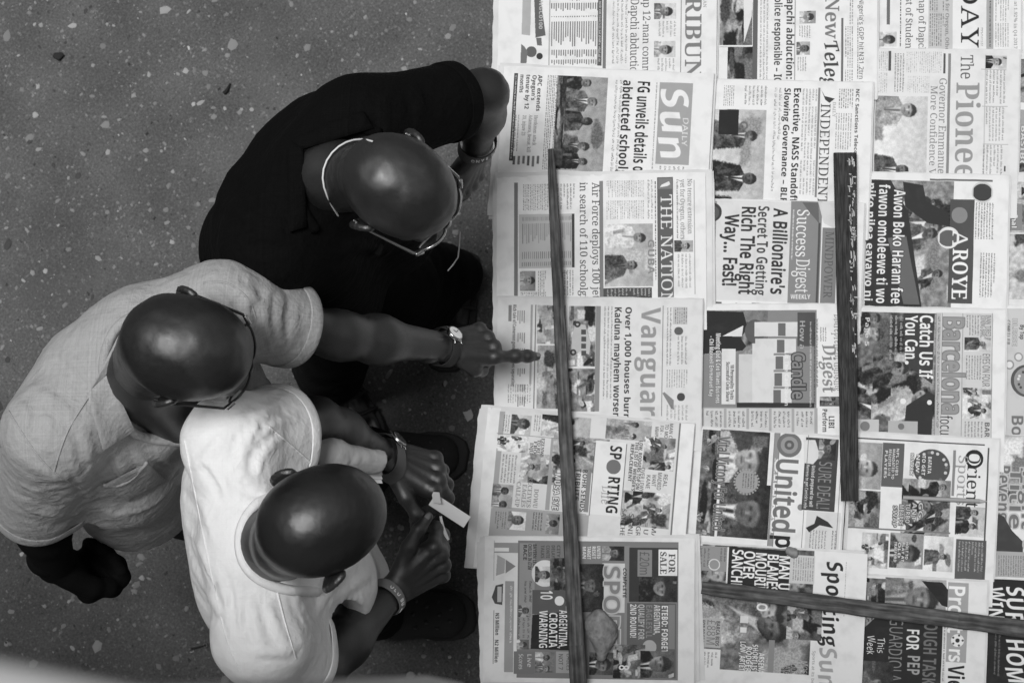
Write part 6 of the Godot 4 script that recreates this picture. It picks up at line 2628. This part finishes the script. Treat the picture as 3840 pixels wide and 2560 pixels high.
# ---------------------------------------------------------------- things lying on the papers
func batten(called: String, label: String, a: Vector3, b: Vector3, wa: float, wb: float, th: float, m: Material, seed_: int) -> Node3D:
	var r := RandomNumberGenerator.new()
	r.seed = seed_
	var s := Soup.new()
	var d := (b - a).normalized()
	var x := d.cross(Vector3.UP).normalized()
	var y := x.cross(d).normalized()
	var n := 26
	var c := 0.18
	var off := 0.0
	for k in n + 1:
		var u := float(k) / n
		off = lerpf(off, r.randf_range(-1, 1), 0.35)
		var w := lerpf(wa, wb, pow(u, 0.55)) * (1.0 + r.randf_range(-0.05, 0.05)) * 0.5
		var h := th * (1.0 + r.randf_range(-0.06, 0.06)) * 0.5
		if k == 0 or k == n:
			w *= 0.92
		var p := a.lerp(b, u) + x * off * wa * 0.06
		var ring := [[-1, -1 + c * 2], [-1, 1 - c], [-1 + c, 1], [1 - c, 1], [1, 1 - c], [1, -1 + c * 2], [1 - c, -1], [-1 + c, -1]]
		for q in ring.size():
			s.v.append(p + x * ring[q][0] * w + y * ring[q][1] * h)
			s.uv.append(Vector2(q * 0.125, u * (b - a).length() * 2.0))
	var e := 8
	for k in n:
		for q in e:
			var i0 := k * e + q
			var i1 := k * e + (q + 1) % e
			s.quad(i0, i1, i1 + e, i0 + e)
	for k in [0, n]:
		var m0 := s.v.size()
		s.v.append(a if k == 0 else b)
		s.uv.append(Vector2(0.5, 0.5))
		for q in e:
			if k == 0:
				s.tri(m0, (q + 1) % e, q)
			else:
				s.tri(m0, n * e + q, n * e + (q + 1) % e)
	s.smooth()
	if s.n[13 * 8 + 3].y < 0:
		s.flip()
	var o := obj(called, s.mesh(), m)
	tag(o, label, "stick")
	return o

func build_on_papers() -> void:
	var h := TABLE + 0.066
	batten("wooden_stick", "long dark wooden stick lying over the whole column of papers nearest the men", P(2066, 560, h), P(2180, 2760, h), 0.013, 0.034, 0.014, M.wood, 1)
	batten("wooden_stick", "straight wooden stick lying aslant across the papers at the lower right", P(2632, 2202, h), P(4050, 2384, h), 0.026, 0.034, 0.018, M.wood, 2)
	# the plank with torn pale marks
	var a := P(3170, 574, h - 0.004)
	var b := P(3188, 1878, h - 0.004)
	var d := (b - a).normalized()
	var x := d.cross(Vector3.UP).normalized()
	if x.x < 0:
		x = -x
	var pl := thing("plank_strip", "flat dark plank with chipped pale marks lying over the second column of papers", "plank", (a + b) * 0.5)
	var s := Soup.new()
	var n := 16
	var r := RandomNumberGenerator.new()
	r.seed = 6
	var prev := []
	for k in n + 1:
		var u := float(k) / n
		var w := lerpf(0.0225, 0.0165, u) + r.randf_range(-0.0006, 0.0006)
		var p := a.lerp(b, u)
		for q in [[-1.0, -0.006], [-1.0, 0.004], [-0.9, 0.006], [0.9, 0.006], [1.0, 0.004], [1.0, -0.006]]:
			s.v.append(p + x * w * q[0] + Vector3(0, q[1], 0))
			s.uv.append(Vector2(q[0] * 0.4 + q[1] * 20.0, u * 1.6))
	for k in n:
		for q in 6:
			var i0 := k * 6 + q
			var i1 := k * 6 + (q + 1) % 6
			s.quad(i0, i0 + 6, i1 + 6, i1)
	for k in [0, n]:
		var m0 := s.v.size()
		s.v.append(a if k == 0 else b)
		s.uv.append(Vector2.ZERO)
		for q in 6:
			s.tri(m0, k * 6 + q, k * 6 + (q + 1) % 6)
	s.smooth()
	if s.n[8 * 6 + 2].y < 0:
		s.flip()
	obj("board", s.mesh(), M.wood_dark, pl)
	# strips of old pasted paper still clinging to it
	var chips := Soup.new()
	for k in 90:
		var u := r.randf_range(0.02, 0.60)
		if u > 0.35 and r.randf() < 0.4:
			continue
		var w := 0.0035 + 0.012 * r.randf()
		var p := a.lerp(b, u) + x * (w + 0.003) + Vector3(0, 0.0068, 0)
		var l := r.randf_range(0.002, 0.010)
		var t := r.randf_range(0.0007, 0.0018)
		var dd := d if r.randf() < 0.7 else x
		var xx := x if dd == d else d
		if dd == x:
			l *= 0.6
		oriented(chips, [p - dd * l - xx * t, p + dd * l - xx * t * r.randf(), p + dd * l * 0.8 + xx * t, p - dd * l * 0.7 + xx * t * 0.6], Vector3.UP)
	for k in chips.n.size():
		chips.n[k] = Vector3.UP
	var ch := obj("pasted_paper_remains", chips.mesh(), mat(0.42, 0.9, 0.3), pl)
	ch.set_meta("kind", "stuff")
	# pencil
	var pa := P(3388, 1864, h - 0.012)
	var pb := P(3676, 1879, h - 0.012)
	var pc := P(3704, 1880, h - 0.012)
	var pe := thing("pencil", "pale sharpened pencil lying on the framed sports newspaper", "pencil", pa)
	obj("shaft", tube([pa, pa.lerp(pb, 0.5), pb], [0.0042], 6), mat(0.3, 0.6, 0.5), pe)
	obj("point", tube([pb, pb.lerp(pc, 0.75), pc], [0.0042, 0.0016, 0.0003], 10), mat(0.35, 0.8, 0.4), pe)
	# stone
	var f := Field.new()
	f.k = 0.03
	f.amp = 0.006
	f.nz = fold_noise(3, 14.0, false)
	var hs := TABLE + 0.05
	f.cap(P(2246, 2315, hs), P(2258, 2370, hs), 0.015, 0.022)
	f.cap(P(2232, 2345, hs - 0.004), P(2282, 2345, hs - 0.004), 0.014, 0.011)
	f.cap(P(2258, 2390, hs), P(2254, 2462, hs - 0.006), 0.020, 0.007)
	var ss := Soup.new()
	net(f, 0.003, ss)
	tag(obj("paperweight_stone", ss.mesh(), M.stone), "lump of pale stone holding down the lowest sports newspaper beside the long stick", "stone")
	var f2 := Field.new()
	f2.k = 0.01
	f2.amp = 0.003
	f2.nz = fold_noise(4, 30.0, false)
	f2.cap(P(2962, 2068, hs - 0.002), P(2976, 2074, hs - 0.002), 0.009, 0.010)
	var s2 := Soup.new()
	net(f2, 0.002, s2)
	tag(obj("pebble", s2.mesh(), M.stone), "small grey pebble on the newspaper with the slanted black title", "pebble")
	tag(obj("straw", tube([P(3204, 1878, h - 0.01), P(3230, 1945, h - 0.012)], [0.0016, 0.0013], 6), M.wood_pale), "short thin straw below the end of the dark plank", "straw")
	# what the man in white holds
	var roll := thing("rolled_newspaper", "folded newspaper rolled flat under the arm of the man in white", "newspaper", P(1250, 1720, 1.15))
	var f3 := Field.new()
	f3.k = 0.02
	f3.amp = 0.003
	f3.nz = fold_noise(8, 16.0)
	f3.cap(P(1075, 1690, 1.25), P(1240, 1705, 1.19), 0.018, 0.027)
	f3.cap(P(1240, 1705, 1.19), P(1425, 1728, 1.12), 0.027, 0.020)
	f3.cap(P(1240, 1725, 1.16), P(1420, 1745, 1.10), 0.022, 0.018)
	f3.planes.append(Plane((P(1437, 1728, 1.1) - P(1240, 1705, 1.19)).normalized(), P(1434, 1728, 1.12)))
	var s3 := Soup.new()
	net(f3, 0.004, s3)
	obj("roll", s3.mesh(), mat(0.34, 0.8, 0.35), roll)
	for k in 3:
		var p0 := P(1350, 1750 + k * 14, 1.10 - k * 0.012)
		var p1 := P(1426, 1752 + k * 16, 1.08 - k * 0.012)
		obj("page_edge", box((p0 + p1) * 0.5, (p1 - p0) * 0.5, Vector3(0, 0.0012, 0), Vector3(0.004, -0.004, 0.014), 0.0006), M.sheet, roll)
	var sl := thing("paper_slip", "pale slip of folded paper held in the fingers of the man in white", "paper", P(1690, 1920, 0.93))
	var c0 := P(1620, 1872, 0.945)
	var c1 := P(1752, 1958, 0.935)
	var dd2 := (c1 - c0).normalized()
	var sd := dd2.cross(Vector3.UP).normalized()
	obj("slip", box((c0 + c1) * 0.5, (c1 - c0) * 0.5, Vector3(0, 0.0008, 0), sd * 0.0125, 0.0004), mat(0.62, 0.85, 0.3), sl)
	obj("folded_end", box(P(1636, 1866, 0.953), Vector3(0.008, 0.006, 0.001), Vector3(-0.0004, 0.0007, 0), Vector3(0.002, 0.0, 0.011), 0.0003), mat(0.62, 0.85, 0.3), sl)
	var rl := thing("rolled_slip", "tiny rolled paper between the fingertips of the man in white", "paper", P(1660, 1990, 0.94))
	obj("roll", tube([P(1652, 1935, 0.955), P(1660, 1975, 0.952), P(1678, 2024, 0.945)], [0.0025, 0.0032, 0.0042], 10), mat(0.66, 0.85, 0.3), rl)

func build_litter() -> void:
	var g := "scraps lying on the asphalt"
	var sp := [[1758, 1556, 22, "pale scrap of torn paper on the asphalt by the table", 0.4], [1540, 2532, 20, "small pale sliver of paper on the asphalt at the bottom", 0.35], [1755, 968, 13, "tiny pale pebble-like scrap beside the sandal", 0.3]]
	for q in sp:
		var c := P(q[0], q[1], 0.004)
		var r: float = q[2] / 1600.0
		var s := Soup.new()
		var n := 7
		var rr := RandomNumberGenerator.new()
		rr.seed = int(q[0])
		var top := []
		for k in n:
			var a := TAU * k / n
			top.append(c + Vector3(cos(a) * r * rr.randf_range(0.5, 1.2), 0.002 + rr.randf() * 0.006, sin(a) * r * rr.randf_range(0.6, 1.4)))
		for k in n:
			s.face([c + Vector3(0, 0.008, 0), top[k], top[(k + 1) % n]])
			s.face([top[k], Vector3(top[k].x, 0, top[k].z), Vector3(top[(k + 1) % n].x, 0, top[(k + 1) % n].z), top[(k + 1) % n]])
		for k in s.n.size():
			if s.n[k].y < 0:
				s.n[k] = -s.n[k]
		tag(obj("paper_scrap", s.mesh(), mat(q[4], 0.9, 0.3)), q[3], "scrap", g)
	tag(obj("twig", tube([P(838, 350, 0.006), P(850, 338, 0.008), P(862, 312, 0.006)], [0.005, 0.004, 0.0015], 6), mat(0.02, 0.9, 0.3)), "dark twig on the asphalt left of the man in black", "twig")
	tag(obj("dark_clod", tube([P(200, 206, 0.004), P(218, 212, 0.009), P(234, 202, 0.005)], [0.006, 0.011, 0.006], 7, Vector3.UP, 0.5), mat(0.03, 0.95, 0.2)), "small dark lump on the asphalt at the upper left", "lump")
	var bt := thing("metal_pin", "small metal pin with a ring end on the asphalt at the bottom left", "pin", P(740, 2428, 0.0))
	obj("shank", tube([P(712, 2434, 0.006), P(768, 2420, 0.006)], [0.0022], 8), M.rubber, bt)
	var ring := []
	for k in 14:
		var a := TAU * k / 14.0
		ring.append(P(769 + 7 * cos(a), 2419 + 7 * sin(a), 0.006))
	obj("ring", tube(ring, [0.0016], 6, Vector3.UP, 1.0, true), mat(0.12, 0.5, 0.5), bt)
	obj("pin_head", tube([P(711, 2434, 0.002), P(711, 2434, 0.011)], [0.005, 0.005], 10, Vector3(0, 0, 1)), mat(0.12, 0.5, 0.5), bt)
